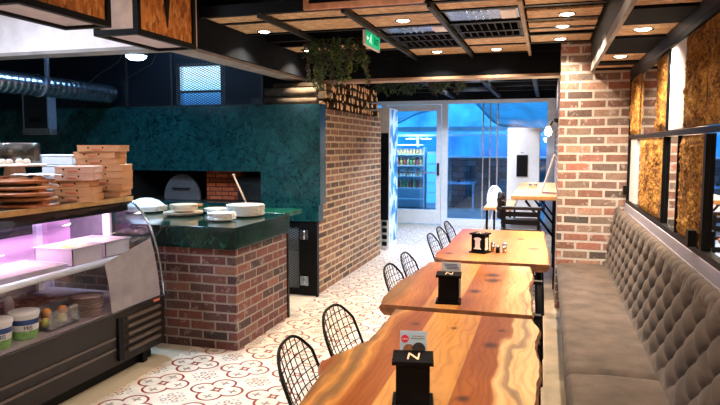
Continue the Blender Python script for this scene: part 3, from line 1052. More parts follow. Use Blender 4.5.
# duct
du = thing('ventilation_duct', 'round spiral galvanised duct running above the kitchen', 'duct', (-4.7, 4.4, 2.03))
prof = []
m_ = MB()
L0, L1, n = 1.6, 6.03, 240
vs, fs = [], []
ns = 24
for i in range(n):
    y = L0 + (L1 - L0) * i / (n - 1)
    rr = 0.097 + (0.007 if i % 4 == 0 else (0.003 if i % 4 in (1, 3) else 0))
    for k in range(ns):
        a0 = 2 * PI * k / ns
        vs.append((-4.7 + rr * math.cos(a0), y, 2.135 + rr * math.sin(a0)))
for i in range(n - 1):
    for k in range(ns):
        fs.append((i * ns + k, i * ns + (k + 1) % ns, (i + 1) * ns + (k + 1) % ns, (i + 1) * ns + k))
m_.add(vs, fs, 0, True)
m_.build('pipe', M['galv'], du, world=True)
for y in (3.0, 4.98):
    s_ = MB().box(-4.60, -4.57, y - 0.015, y + 0.015, 2.13, 2.86)
    s_.tube([(-4.7 + 0.106 * math.cos(a0), y, 2.135 + 0.106 * math.sin(a0)) for a0 in [2 * PI * i / 20 for i in range(20)]], 0.006, closed=True)
    s_.build('hanger_strap', M['galv'], du, world=True)
for px, y in ((-4.0, 5.5), (-3.75, 5.7)):
    o = MB().tube([(px, y, 2.86), (px - 0.05, y, 2.6), (px - 0.18, y, 2.4), (px - 0.5, y + 0.1, 2.3), (px - 0.7, y + 0.2, 2.235)], 0.005).build('ceiling_cable', M['charcoal'])
    tag(o, 'thin cable drooping from the kitchen ceiling, %s the round light' % ('farther from' if px < -3.9 else 'closer to'), 'cable', 'cables over the kitchen')
# electrical cabinet on marble
eb = thing('electrical_box', 'grey metal fuse box on the dark marble wall below the duct', 'fuse box', (-5.64, 6.0, 1.69))
MB().box(-5.83, -5.46, 5.93, 6.05, 1.69, 2.16).build('body', M['bluegrey'], eb, world=True, bevel=0.006)
MB().box(-5.80, -5.48, 5.922, 5.929, 1.76, 2.14).build('door', M['charcoal'], eb, world=True)
MB().box(-5.83, -5.46, 5.92, 5.929, 1.69, 1.755).build('bottom_trim', M['galv'], eb, world=True)
MB().box(-5.73, -5.56, 5.915, 5.921, 1.83, 1.88).build('label_plate', M['black'], eb, world=True)

# counter
ct = thing('brick_counter', 'dark brick kitchen counter with thick green marble top', 'counter', (-3.0, 4.7, 0))
MB().box(-4.0, -2.235, 4.23, 5.20, 0, 0.785).build('brick_base', M['brick_dark'], ct, world=True)
MB().box(-4.05, -2.21, 4.19, 5.22, 0.785, 0.952).build('marble_top', M['marbletop'], ct, world=True, bevel=0.004)
MB().box(-2.25, -2.225, 5.205, 5.235, 0, 0.785).build('corner_post', M['black'], ct, world=True)
o = MB().box(-3.9, -2.27, 5.225, 5.66, 0.914, 0.954).build('marble_shelf', M['marblelit'], bevel=0.003)
for x in (-3.8, -2.36):
    MB().box(x, x + 0.03, 5.3, 5.33, 0, 0.914).build('leg', M['black'], o, world=True)
tag(o, 'green marble shelf with reflected light in its colour, bridging counter and oven ledge', 'shelf')

# plates
def plate_mesh(name, r, mat, h=0.022):
    m_ = MB().lathe([(0.0005, 0.0), (r * 0.62, 0.0), (r * 0.66, 0.003), (r, h - 0.003), (r, h), (r * 0.64, 0.007), (0.0005, 0.006)], n=28)
    return m_


def plate_stack(x, y, z, r, n, mat, label, group, pitch=0.0115, jit=0.004):
    first = None
    for i in range(n):
        a_, b_ = rnd.uniform(-jit, jit), rnd.uniform(-jit, jit)
        lb = label.replace('plate in', ('bottom plate of' if i == 0 else ('top plate of' if i == n - 1 else ('second', 'third', 'fourth', 'fifth', 'sixth', 'seventh')[i - 1] + ' plate up in')))
        if first is None:
            first = plate_mesh('plate', r, mat).build('plate', mat, at=(0, 0, 0))
            first.location = (x, y, z)
            o = first
        else:
            o = first.copy()
            COL.objects.link(o)
            o.location = (x + a_, y + b_, z + i * pitch)
        tag(o, lb, 'plate', group)


plate_stack(-2.50, 4.93, 0.9525, 0.165, 8, M['ceramic'], 'large white plate in the tallest stack on the green counter', 'large white plates on the counter')
plate_stack(-2.53, 4.57, 0.9525, 0.115, 5, M['ceramic'], 'small white plate in the low stack nearest the counter edge', 'small white plates on the counter')
plate_stack(-2.87, 5.09, 0.9525, 0.11, 3, M['ceramic'], 'small white plate in the low stack behind the others', 'white plates behind on the counter')
plate_stack(-3.06, 4.84, 0.9525, 0.17, 2, M['beigeceramic'], 'wide beige plate in the stack under the small plates', 'wide beige plates on the counter')
plate_stack(-3.05, 4.84, 0.989, 0.12, 5, M['beigeceramic'], 'small beige plate in the stack on the wide plates', 'small beige plates on the counter', pitch=0.010)
dome = MB().lathe([(0.0005, 0.075), (0.06, 0.068), (0.12, 0.045), (0.16, 0.012), (0.165, 0.0), (0.0005, 0.0)], n=28)
plate_stack(-3.55, 5.0, 0.9525, 0.19, 4, M['ceramic'], 'white plate in the stack beneath the covered heap', 'plates under the white cover')
o = dome.build('cloth_cover', M['foam'], at=(0, 0, 0))
o.location = (-3.55, 5.0, 1.009)
tag(o, 'white domed cover heaped on plates beside the display case', 'cover')
o = MB().lathe([(0.0005, 0), (0.03, 0), (0.045, 0.02), (0.04, 0.035), (0.0005, 0.04)], n=14).build('bread_roll', plain('bread', (0.35, 0.17, 0.06), 0.8), at=(0, 0, 0))
o.location = (-3.3, 5.50, 0.9545)
tag(o, 'small brown roll lying on the green marble shelf', 'bread roll')

# ------------------------------------------------------------------ firewood
LOG = []


def wedge_log(kind):
    m_ = MB()
    L = 0.54
    q = random.Random(kind + 30)
    n = (9, 4, 5, 3, 6, 4)[kind % 6]
    pts = []
    for i in range(n):
        t = 2 * PI * (i + q.uniform(-0.25, 0.25)) / n
        rr = 0.047 * (1.0 if n > 6 else q.uniform(0.75, 1.15))
        pts.append((rr * math.cos(t), rr * math.sin(t)))
    k = n
    vs = [(-L / 2, a_, b_) for a_, b_ in pts] + [(0, a_ * 1.06, b_ * 1.02 + 0.004) for a_, b_ in pts] + [(L / 2, a_, b_) for a_, b_ in pts]
    fs = [(j * k + i, j * k + (i + 1) % k, (j + 1) * k + (i + 1) % k, (j + 1) * k + i) for j in (0, 1) for i in range(k)]
    m_.add(vs, fs, 0)
    m_.add([vs[i] for i in range(k)], [tuple(range(k - 1, -1, -1))], 1)
    m_.add([vs[2 * k + i] for i in range(k)], [tuple(range(k))], 1)
    return m_.build('firewood_log', [M['logbark'], M['logend']], at=(0, 0, 0))


protos = []
cnt = 0
rows_ = [(2.004, 6.36), (2.100, 6.40), (2.196, 6.36), (2.285, 7.1)]
rn = ('bottom', 'second', 'third', 'topmost')
lr = random.Random(3)
for ri, (z, y) in enumerate(rows_):
    while y < 8.62:
        if len(protos) < 6:
            o = wedge_log(len(protos))
            protos.append(o)
        else:
            o = protos[lr.randrange(6)].copy()
            COL.objects.link(o)
        k = lr.uniform(0.74, 1.02)
        o.location = (-2.57 + lr.uniform(-0.03, 0.03), y, z + lr.uniform(-0.006, 0.004))
        if y > 6.55 and y < 7.1:
            o.location.z = min(o.location.z, 2.20)
        o.rotation_euler = (lr.uniform(-0.9, 0.9), lr.uniform(-0.02, 0.02), lr.uniform(-0.05, 0.05))
        o.scale = (1, k, k * 0.92)
        w_ = 'near the marble front' if y < 7.1 else ('halfway along' if y < 7.85 else 'towards the shopfront')
        tag(o, 'split firewood log in the %s row on the brick oven wall, %s' % (rn[ri], w_), 'log', 'firewood on the oven, %s row, %s' % (rn[ri], w_))
        y += 0.098 * k + 0.010 + lr.uniform(0, 0.03)
for y, z, L in ((6.20, 2.03, 0.74), (6.19, 2.12, 0.6)):
    o = MB().cyl((-2.30 - L, y, z), (-2.30, y, z), 0.044, n=14, mi=0).build('firewood_log', M['logbark'])
    tag(o, 'round grey log lying %s in front of the firewood pile' % ('lower' if z < 2.1 else 'upper'), 'log')

# ------------------------------------------------------------------ display case
Y0, Y1 = 1.2, 4.0
XB = -3.72
dc = thing('display_case', 'curved glass refrigerated display case with dark slatted base', 'display case', (-3.2, 2.6, 0))
body = MB()
body.prism([(-2.72, 0.10), (-2.705, 0.455), (XB, 0.455), (XB, 0.10)], 'y', Y0, Y1)
bc_ = body.build('base_cabinet', M['darkbrown'], dc, world=True)
MB().box(XB + 0.02, -2.80, Y0, Y1 - 0.05, 0.0, 0.10).build('plinth', M['black'], dc, world=True)
for y in (3.80, 2.3):
    MB().box(-2.80, -2.76, y, y + 0.05, 0, 0.10).build('foot', M['black'], dc, world=True)
m_ = MB()
for z in (0.21, 0.285):
    m_.box(-2.718, -2.704, Y0, 3.44, z, z + 0.014)
m_.build('groove_trim', M['brownslat'], bc_, world=True)
MB().box(-2.718, -2.695, 3.46, 3.51, 0.13, 0.42).build('louvre_post', M['black'], bc_, world=True)
for i in range(5):
    MB().box(-2.718, -2.692, 3.56, 3.93, 0.165 + i * 0.055, 0.185 + i * 0.055, mat=None).build('louvre_slat', M['brownslat'], bc_, world=True)
MB().box(-2.707, -2.698, 3.86, 3.93, 0.435, 0.452).build('badge', M['redprint'], bc_, world=True)
# glass
prof = [(-2.99, 1.160), (-2.93, 1.128), (-2.87, 1.065), (-2.811, 0.976), (-2.775, 0.885), (-2.749, 0.791), (-2.727, 0.68), (-2.713, 0.568), (-2.706, 0.455)]


def curve_at(s):
    s = max(0, min(0.9999, s)) * (len(prof) - 1)
    i = int(s)
    f = s - i
    return (prof[i][0] * (1 - f) + prof[i + 1][0] * f, prof[i][1] * (1 - f) + prof[i + 1][1] * f)


m_ = MB()
m_.grid(lambda u, v: (curve_at(v)[0], Y0 + (Y1 - Y0) * u, curve_at(v)[1]), 2, 17)
g = m_.build('curved_glass', M['caseglass'], dc, world=True)
# frosted sheet on the inner side, far end
m_ = MB()
m_.grid(lambda u, v: (curve_at((0.62 - 0.12 * u) + (0.99 - (0.62 - 0.12 * u)) * v)[0] - 0.008, (3.42 + 0.055 * (1 - v) * 0 - 0.0) * (1 - u) + 3.96 * u, curve_at((0.62 - 0.12 * u) + (0.99 - (0.62 - 0.12 * u)) * v)[1]), 8, 8)
m_.build('frosted_sheet', M['frost'], dc, world=True)
m_ = MB()
m_.tube([(p[0], Y1 - 0.006, p[1]) for p in prof], 0.009, 6)
m_.build('end_trim', M['galv'], dc, world=True)
poly = [(p[0] - 0.012, p[1]) for p in prof] + [(XB + 0.02, 0.455), (XB + 0.02, 1.16)]
MB().prism(poly, 'y', Y1 - 0.03, Y1 - 0.022).build('end_glass', M['caseglass'], dc, world=True)
tp = MB()
tp.box(XB, -2.99, Y0, Y1 + 0.01, 1.150, 1.186)
tp.build('top_shelf', M['darkbrown'], dc, world=True)
MB().box(-2.99, -2.955, Y0, Y1 + 0.01, 1.152, 1.1862).build('brass_edge', M['brass'], dc, world=True)
MB().box(-3.03, -2.97, Y0, Y1 - 0.04, 1.085, 1.150).build('light_housing', M['black'], dc, world=True)
MB().cyl((-3.06, Y0 + 0.1, 1.10), (-3.06, Y1 - 0.1, 1.10), 0.012, n=10).build('light_tube', M['tube'], dc, world=True)
area_light('case_lamp', (-3.10, 2.6, 1.085), 24, 0.05, (1.0, 0.62, 0.98), rot=(0, R(38), 0), sizey=2.5)
# back doors
MB().box(XB, XB + 0.02, Y0, Y1, 0.455, 1.15).build('back_panel', M['caselining'], dc, world=True)
MB().box(XB + 0.02, -3.12, Y1 - 0.05, Y1 - 0.031, 0.79, 1.15).build('side_lining', M['caselining'], dc, world=True)
MB().box(-3.48, -3.19, Y1 - 0.056, Y1 - 0.051, 0.83, 1.12).build('dark_side_panel', M['dullsteel'], dc, world=True)
MB().box(-3.17, -3.11, Y1 - 0.07, Y1 - 0.051, 0.79, 1.14).build('side_post', M['alu'], dc, world=True)
for y in (2.05, 2.95, 3.42, 3.84):
    MB().box(XB + 0.02, XB + 0.05, y - 0.03, y + 0.03, 0.455, 1.15).build('back_post', M['alu'], dc, world=True)
MB().box(XB + 0.021, XB + 0.025, 3.46, 3.80, 0.9, 1.13).build('mesh_insert', M['charcoal'], dc, world=True)
# deck
MB().box(XB + 0.05, -2.81, Y0, Y1 - 0.04, 0.765, 0.785).build('upper_deck', M['pinkmetal'], dc, world=True)
MB().cyl((-2.805, Y0, 0.79), (-2.805, Y1 - 0.04, 0.79), 0.022, n=12).build('deck_rail', M['alu'], dc, world=True)
MB().box(XB + 0.05, -2.74, Y0, Y1 - 0.04, 0.456, 0.466).build('lower_deck', M['pinkmetal'], dc, world=True)
MB().box(XB + 0.05, -3.45, 2.9, Y1 - 0.04, 0.955, 0.963).build('glass_shelf', M['glass'], dc, world=True)

# trays of food
def tray(x0, x1, y0, y1, z, h, food, label, foodh=None):
    t = thing('food_tray', label, 'tray', ((x0 + x1) / 2, (y0 + y1) / 2, z))
    m_ = MB()
    w = 0.006
    m_.box(x0, x1, y0, y1, z, z + 0.004)
    m_.box(x0, x0 + w, y0, y1, z, z + h)
    m_.box(x1 - w, x1, y0, y1, z, z + h)
    m_.box(x0, x1, y0, y0 + w, z, z + h)
    m_.box(x0, x1, y1 - w, y1, z, z + h)
    for q in ((x0 - 0.012, x0, y0 - 0.012, y1 + 0.012), (x1, x1 + 0.012, y0 - 0.012, y1 + 0.012), (x0, x1, y0 - 0.012, y0), (x0, x1, y1, y1 + 0.012)):
        m_.box(q[0], q[1], q[2], q[3], z + h - 0.004, z + h)
    m_.build('pan', M['traysteel'], t, world=True)
    fh = foodh if foodh else h - 0.012
    sd = rnd.uniform(0, 50)
    m_ = MB().grid(lambda u, v: (x0 + w + (x1 - x0 - 2 * w) * u, y0 + w + (y1 - y0 - 2 * w) * v, z + fh + 0.012 * noise.noise(Vector((u * 9 + sd, v * 9, 0)))), 24, 24)
    m_.build('food', food, t, world=True)


def foodmat(name, cols, sc=40):
    a = N(name)
    f = a.voro(a.coords(), sc, 'F1', 'Color')
    g = a.n('ShaderNodeRGBToBW')
    a.link(f, g.inputs[0])
    k = len(cols)
    a.set(a.ramp(g.outputs[0], [(0.15 + 0.7 * i / (k - 1), c) for i, c in enumerate(cols)], 'CONSTANT'), 0.6)
    return a.m


greens = foodmat('chopped_greens', [(0.42, 0.40, 0.25), (0.16, 0.28, 0.05), (0.50, 0.52, 0.36)])
cheese = foodmat('grated_cheese', [(0.42, 0.36, 0.30), (0.55, 0.50, 0.46)])
salad = foodmat('red_salad', [(0.5, 0.06, 0.04), (0.7, 0.35, 0.1), (0.25, 0.3, 0.08)])
meat = foodmat('sliced_meat', [(0.45, 0.16, 0.10), (0.62, 0.30, 0.20), (0.3, 0.09, 0.06)])
tray(-3.16, -2.86, 1.95, 2.42, 0.786, 0.05, salad, 'shallow steel tray nearest in the display case')
tray(-3.20, -2.86, 2.50, 3.20, 0.786, 0.045, cheese, 'wide shallow steel tray of white cheese in the display case')
tray(-3.58, -3.26, 2.50, 3.16, 0.786, 0.030, cheese, 'shallow steel tray at the back of the case behind the cheese')
tray(-3.20, -2.90, 3.30, 3.58, 0.786, 0.115, greens, 'deep steel tray heaped with chopped greens')
tray(-3.24, -2.92, 3.64, 3.90, 0.786, 0.11, cheese, 'deep steel tray at the far end of the case')
tray(-3.15, -2.80, 1.9, 2.36, 0.4665, 0.08, salad, 'low tray of red salad on the lower deck')
tray(-3.40, -3.02, 3.06, 3.42, 0.4665, 0.09, meat, 'brown tray of cooked food on the lower deck')
# tubs
def tub(x, y, label, rz):
    t = thing('yogurt_tub', label, 'yogurt tub', (x, y, 0.4665), rz, 'yogurt tubs in the display case')
    m_ = MB().lathe([(0.0005, 0.0), (0.066, 0.0), (0.070, 0.01), (0.072, 0.05)], n=24, mi=1)
    m_.lathe([(0.072, 0.05), (0.075, 0.085)], n=24, mi=0)
    m_.lathe([(0.075, 0.085), (0.0765, 0.115)], n=24, mi=2)
    m_.lathe([(0.0765, 0.115), (0.078, 0.14)], n=24, mi=0)
    m_.build('pot', [M['white'], plain('tub_green', (0.22, 0.50, 0.12), 0.4, var=0.5, scale=40), plain('tub_navy', (0.02, 0.07, 0.25), 0.4)], t)
    MB().lathe([(0.082, 0.132), (0.083, 0.150), (0.078, 0.156), (0.0005, 0.154)], n=24).build('lid', M['white'], t)
    text('lettering', 'MIS', 0.032, M['black'], t, (0.077, 0, 0.068), (PI / 2, 0, PI / 2), 0.001)
    return t


tub(-2.85, 2.84, 'white yogurt tub with navy and green band, farther one', -0.55)
tub(-2.85, 2.65, 'white yogurt tub with navy and green band, nearer one', -0.5)
fb = thing('fruit_box', 'clear plastic box of orange and yellow fruit in the case', 'box', (-2.88, 3.0, 0.4665))
MB().box(-2.975, -2.775, 2.945, 3.20, 0.467, 0.475).box(-2.975, -2.965, 2.945, 3.20, 0.475, 0.585).box(-2.785, -2.775, 2.945, 3.20, 0.475, 0.585).box(-2.965, -2.785, 2.945, 2.955, 0.475, 0.585).box(-2.965, -2.785, 3.19, 3.20, 0.475, 0.585).build('box_shell', M['glass'], fb, world=True)
om = plain('orange_skin', (0.85, 0.32, 0.06), 0.5, var=0.15)
ym = plain('lemon_skin', (0.85, 0.66, 0.12), 0.5, var=0.15)
for i, (x, y, z) in enumerate([(-2.92, 3.0, 0.507), (-2.85, 2.995, 0.507), (-2.92, 3.08, 0.507), (-2.83, 3.11, 0.507), (-2.88, 3.04, 0.552), (-2.86, 3.15, 0.546)]):
    o = MB().lathe([(0.0005, -0.03), (0.018, -0.025), (0.029, -0.008), (0.029, 0.008), (0.018, 0.025), (0.0005, 0.03)], n=14).build('orange' if i in (0, 2, 4, 5) else 'lemon', om if i in (0, 2, 4, 5) else ym, at=(0, 0, 0))
    o.location = (x, y, z)
    tag(o, ('orange fruit' if i in (0, 2, 4, 5) else 'yellow lemon') + ' inside the clear box in the display case', 'fruit', 'fruit in the clear box')
lidm = plain('brown_lid', (0.30, 0.22, 0.22), 0.4, var=0.2)
for i in range(9):
    o = MB().lathe([(0.0005, 0), (0.09, 0), (0.105, 0.008), (0.105, 0.010), (0.0005, 0.010)], n=24).build('saucer', lidm, at=(0, 0, 0))
    o.location = (-2.86 + rnd.uniform(-0.008, 0.008), 3.36, 0.4665 + 0.0142 * i)
    tag(o, 'brown saucer, %s in the stack on the lower deck of the case' % ('bottom', 'second', 'third', 'fourth', 'fifth', 'sixth', 'seventh', 'eighth', 'top')[i], 'saucer', 'saucers inside the display case')
for i, (x, y) in enumerate([(-3.1, 2.98), (-3.08, 2.83), (-3.06, 2.65)]):
    o = MB().cyl((0, 0, 0), (0, 0, 0.15), 0.028, n=14).cyl((0, 0, 0.15), (0, 0, 0.19), 0.028, 0.012, n=14).build('sauce_bottle', [M['white'], bm_[1], M['rose']][i], at=(0, 0, 0))
    o.location = (x, y, 0.4665)
    tag(o, ['white sauce bottle behind the fruit box', 'red sauce bottle behind the fruit box', 'rose sauce bottle behind the yogurt tubs'][i], 'bottle')

# ------------------------------------------------------------------ on top of the case
PB = []


def pizza_box(x, y, z, rz, label, mat, group='pizza boxes on the display case', s=0.29, h=0.047):
    t = thing('pizza_box', label, 'pizza box', (x, y, z), rz, group)
    tr_ = MB().box(-s / 2, s / 2, -s / 2, s / 2, 0, h - 0.004).build('tray', mat, t, bevel=0.002)
    MB().box(-s / 2 - 0.002, s / 2 + 0.002, -s / 2 - 0.002, s / 2 + 0.002, h - 0.009, h - 0.001).build('lid', mat, t)
    m_ = MB().box(-0.045, 0.02, -s / 2 - 0.0035, -s / 2 - 0.0022, 0.012, 0.021)
    m_.build('red_print', M['redprint'], tr_)
    for q in (-0.07, 0.03):
        MB().cyl((q, -s / 2 - 0.0035, 0.028), (q, -s / 2 + 0.01, 0.028), 0.006, n=8).build('vent_hole', M['black'], tr_)
    return t


ordn = ['bottom', 'second', 'third', 'fourth', 'fifth', 'sixth', 'seventh', 'top']
for i in range(8):
    dx = (-0.02, 0.0, 0.005, 0.0, 0.0, -0.045, -0.05, -0.02)[i]
    pizza_box(-3.13 + dx, 3.95, 1.1865 + i * 0.0475, R(21 + (i % 3) * 2), 'brown cardboard pizza box, %s from below in the tall stack' % ordn[i] if i not in (0, 7) else 'brown cardboard pizza box at the %s of the tall stack' % ordn[i], M['kraft'])
for i in range(5):
    dx = (0.0, -0.01, -0.03, 0.0, 0.005)[i]
    pizza_box(-3.07 + dx, 3.585, 1.1865 + i * 0.0475, R(22 + i), 'pale cardboard pizza box, %s from below in the short stack' % ordn[i] if i not in (0, 4) else 'pale cardboard pizza box at the %s of the short stack' % ('bottom' if i == 0 else 'top'), M['kraft2'] if i > 2 else M['kraft'], s=0.245)
for i in range(4):
    o = MB().box(-0.14, 0.14, -0.10, 0.03, 0, 0.062).box(-0.145, 0.145, -0.105, 0.035, 0.062, 0.076).build('foam_container', M['foam'], at=(0, 0, 0), bevel=0.006)
    o.location = (-3.50, 3.96, 1.1865 + i * 0.0775)
    tag(o, 'white takeaway container behind the pizza boxes, %s of the stack' % ('bottom', 'second', 'third', 'top')[i], 'container', 'white containers on the display case')
# serving boards
bz = 1.1865
for i in range(5):
    t = thing('serving_board', 'round wooden serving board, %s of five in the stack' % ('bottom', 'second', 'middle', 'fourth', 'top')[i], 'serving board', (-3.12 + (0.02, -0.02, 0.02, 0, -0.02)[i], 3.15 + (0.0, 0.03, -0.03, 0.02, 0.01)[i], bz), 0, 'round serving boards on the display case')
    MB().lathe([(0.0005, 0), (0.18, 0), (0.19, 0.004), (0.19, 0.016), (0.18, 0.02), (0.0005, 0.02)], n=40).build('disc', [M['board'], M['boardrim']][i % 2 if i else 0], t)
    MB().box(-0.32, -0.18, -0.02, 0.02, 0.002, 0.018).build('handle', M['board'], t)
    for q in ((-0.165, -0.12, -0.03, 0.03), (0.12, 0.155, -0.03, 0.03), (-0.02, 0.02, 0.12, 0.15)):
        MB().box(q[0], q[1], q[2], q[3], 0.0202, 0.0362).build('spacer', M['palewood'] if i % 2 else M['board'], t)
    bz += 0.0365
# paper on boards
o = MB().grid(lambda u, v: (-3.22 + 0.28 * u, 3.16 + 0.14 * v, bz + 0.012 + 0.012 * noise.noise(Vector((u * 6, v * 6, 2)))), 14, 10).build('paper_sheet', M['white'])
o.modifiers.new('s', 'SOLIDIFY').thickness = 0.003
tag(o, 'crumpled white paper lying on the serving boards', 'paper')
cs = thing('cake_stand', 'white wooden cake stand with clear glass dome', 'cake stand', (-3.49, 3.46, 1.1865))
MB().lathe([(0.0005, 0), (0.12, 0), (0.115, 0.05), (0.075, 0.15), (0.06, 0.235), (0.0005, 0.235)], n=28).build('pedestal', M['cream'], cs)
MB().lathe([(0.0005, 0.235), (0.20, 0.235), (0.20, 0.25), (0.0005, 0.25)], n=36).build('stand_plate', M['cream'], cs)
MB().lathe([(0.16, 0.2505), (0.165, 0.255), (0.165, 0.385), (0.155, 0.395), (0.0005, 0.395)], n=32).build('glass_dome', M['domeglass'], cs)
for i in range(4):
    a0 = i * PI / 2 + 0.4
    o = MB().lathe([(0.0005, 0), (0.022, 0), (0.026, 0.02), (0.015, 0.034), (0.0005, 0.036)], n=12).build('cupcake', M['beigeceramic'], at=(0, 0, 0))
    o.location = (-3.49 + 0.08 * math.cos(a0), 3.46 + 0.08 * math.sin(a0), 1.1865 + 0.2503)
    tag(o, 'pale little cake under the glass dome', 'cake', 'little cakes under the glass dome')

# ------------------------------------------------------------------ hanging wooden boxes
def light_box(x0, x1, y0, y1, z0, z1, label, mark=False, side='osbo', front='cream'):
    t = thing('hanging_box', label, 'hanging box', ((x0 + x1) / 2, (y0 + y1) / 2, z0), 0)
    w = 0.03
    m_ = MB()
    for x in (x0, x1 - w):
        for y in (y0, y1 - w):
            m_.box(x, x + w, y, y + w, z0, z1)
    for z in (z0, z1 - w):
        for y in (y0, y1 - w):
            m_.box(x0 + w, x1 - w, y, y + w, z, z + w)
        for x in (x0, x1 - w):
            m_.box(x, x + w, y0 + w, y1 - w, z, z + w)
    m_.build('frame', M['black'], t, world=True)
    MB().box(x1 - w * 0.75, x1 - w * 0.45, y0 + w, y1 - w, z0 + w, z1 - w).build('side_panel', M[side], t, world=True)
    MB().box(x0 + w * 0.45, x0 + w * 0.75, y0 + w, y1 - w, z0 + w, z1 - w).build('side_panel', M[side], t, world=True)
    MB().box(x0 + w, x1 - w, y0 + w * 0.45, y0 + w * 0.75, z0 + w, z1 - w).build('end_panel', M[front], t, world=True)
    MB().box(x0 + w, x1 - w, y1 - w * 0.75, y1 - w * 0.45, z0 + w, z1 - w).build('end_panel', M[front], t, world=True)
    MB().box(x0 + w, x1 - w, y0 + w, y1 - w, z0 + w * 0.5, z0 + w * 0.9).build('bottom_panel', M['palegrey'], t, world=True)
    m_ = MB()
    for y in (y0 + 0.1, y1 - 0.1):
        m_.cyl(((x0 + x1) / 2, y, z1), ((x0 + x1) / 2, y, 2.86), 0.006, n=6)
    m_.build('hanger', M['black'], t, world=True)
    if mark:
        yc = (y0 + y1) / 2
        MB().prism([(yc - 0.05, z0 + 0.34), (yc + 0.05, z0 + 0.34), (yc + 0.01, z0 + 0.09), (yc - 0.0, z0 + 0.08)], 'x', x1 - w * 0.45, x1 - w * 0.40).build('dark_mark', M['darkbrown'], t, world=True)
    return t


light_box(-2.39, -2.11, 2.15, 2.735, 2.15, 2.62, 'black framed hanging box with orange wood side, over the display case')
light_box(-2.37, -2.09, 2.92, 3.50, 2.15, 2.62, 'black framed hanging box with pale end and dark mark, beside the white header', True)
# open rose framed box ahead of the grid
t = thing('hanging_light_box', 'rose wood framed black box hanging at the top centre', 'hanging box', (-1.1, 3.85, 2.40))
m_ = MB()
m_.box(-1.475, -0.72, 3.73, 3.76, 2.40, 2.435)
m_.box(-1.475, -1.44, 3.73, 3.76, 2.435, 2.75)
m_.box(-0.755, -0.72, 3.73, 3.76, 2.435, 2.75)
m_.box(-1.475, -0.72, 3.73, 3.76, 2.75, 2.785)
m_.build('frame', M['rose'], t, world=True)
MB().box(-1.44, -0.755, 3.735, 3.75, 2.435, 2.75).build('backing', M['black'], t, world=True)
MB().cyl((-1.4, 3.745, 2.785), (-1.4, 3.745, 2.86), 0.006, n=6).cyl((-0.8, 3.745, 2.785), (-0.8, 3.745, 2.86), 0.006, n=6).build('hanger', M['black'], t, world=True)
# ceiling mesh near
o = MB().box(-2.5, 0.35, 1.0, 4.15, 2.70, 2.704).build('ceiling_mesh', M['screen'])
tag(o, 'dark expanded metal mesh in the ceiling before the grid', 'ceiling mesh', kind='structure')

# exit sign
ex = thing('exit_sign', 'green and white emergency exit sign hanging from the ceiling', 'exit sign', (-1.47, 5.22, 2.385))
MB().box(-1.474, -1.452, 5.04, 5.52, 2.385, 2.520).build('casing', M['white'], ex, world=True, bevel=0.004)
gm = emit('sign_green', (0.0, 0.40, 0.17), 0.9)
MB().box(-1.452, -1.4505, 5.065, 5.495, 2.398, 2.507).build('sign_face', gm, ex, world=True)
sgm = emit('sign_white', (0.8, 1.0, 0.9), 0.9)
man = MB()
XS = -1.4495
man.cyl((XS - 0.0005, 5.215, 2.486), (XS, 5.215, 2.486), 0.009, n=10)
man.prism([(y_ + 0.06, z_ + 0.008) for y_, z_ in [(5.13, 2.466), (5.165, 2.462), (5.155, 2.435), (5.18, 2.412), (5.165, 2.405), (5.138, 2.43), (5.105, 2.408), (5.10, 2.418), (5.125, 2.44)]], 'x', XS - 0.0005, XS)
man.build('running_figure', sgm, ex, world=True)
arr = MB().prism([(5.08, 2.45), (5.11, 2.47), (5.11, 2.457), (5.14, 2.457), (5.14, 2.443), (5.11, 2.443), (5.11, 2.43)], 'x', XS - 0.0005, XS)
arr.build('arrow', sgm, ex, world=True)
text('lettering', 'EXIT', 0.075, M['black'], ex, (XS - -1.47, 0.16, 0.066), (PI / 2, 0, PI / 2), 0.0006)
MB().cyl((-1.463, 5.10, 2.520), (-1.463, 5.10, 2.86), 0.005, n=6).cyl((-1.463, 5.46, 2.520), (-1.463, 5.46, 2.86), 0.005, n=6).build('hanger', M['black'], ex, world=True)

# hanging greenery
def ivy(name, cx, cy, z, w, d, n, drop, label, seed, tone=(0, 3, 2)):
    t = thing(name, label, 'hanging plant', (cx, cy, z))
    rr = random.Random(seed)
    ms = [MB() for _ in tone]
    st = MB()
    for i in range(n):
        x, y = rr.uniform(-w / 2, w / 2), rr.uniform(-d / 2, d / 2)
        L = drop * rr.uniform(0.3, 1.0)
        sx, sy = rr.uniform(-0.12, 0.12), rr.uniform(-0.12, 0.12)
        k = max(6, int(L / 0.02))
        pts = [Vector((x + sx * q / k + 0.008 * math.sin(q), y + sy * q / k, -L * q / k)) for q in range(k + 1)]
        st.tube(pts[::3] if len(pts) > 6 else pts, 0.0018, 4)
        j = rr.randrange(len(tone))
        for p in pts:
            for _ in range(3):
                q = Vector((rr.gauss(0, 1), rr.gauss(0, 1), rr.gauss(-0.6, 0.6))).normalized() * rr.uniform(0.022, 0.042)
                s_ = q.cross(Vector((rr.gauss(0, 1), rr.gauss(0, 1), rr.gauss(0, 1)))).normalized() * 0.009
                up = s_.cross(q).normalized() * 0.004
                ms[j].add([p, p + q * 0.5 + s_, p + q, p + q * 0.5 - s_, p + q * 0.5 + up], [(0, 1, 4), (1, 2, 4), (2, 3, 4), (3, 0, 4)])
    st.build('stems', M['leaf3'], t)
    for j, mm in enumerate(ms):
        if mm.v:
            tag(mm.build('foliage', M['leaf%d' % tone[j]], t), kind='stuff')
    MB().box(-w / 2, w / 2, -0.012, 0.012, 0.0, 0.02).box(-w / 2, -w / 2 + 0.01, -0.012, 0.012, 0.02, 2.86 - z if z < 2.5 else 0.03).box(w / 2 - 0.01, w / 2, -0.012, 0.012, 0.02, 2.86 - z if z < 2.5 else 0.03).build('hanging_bar', M['black'], t)


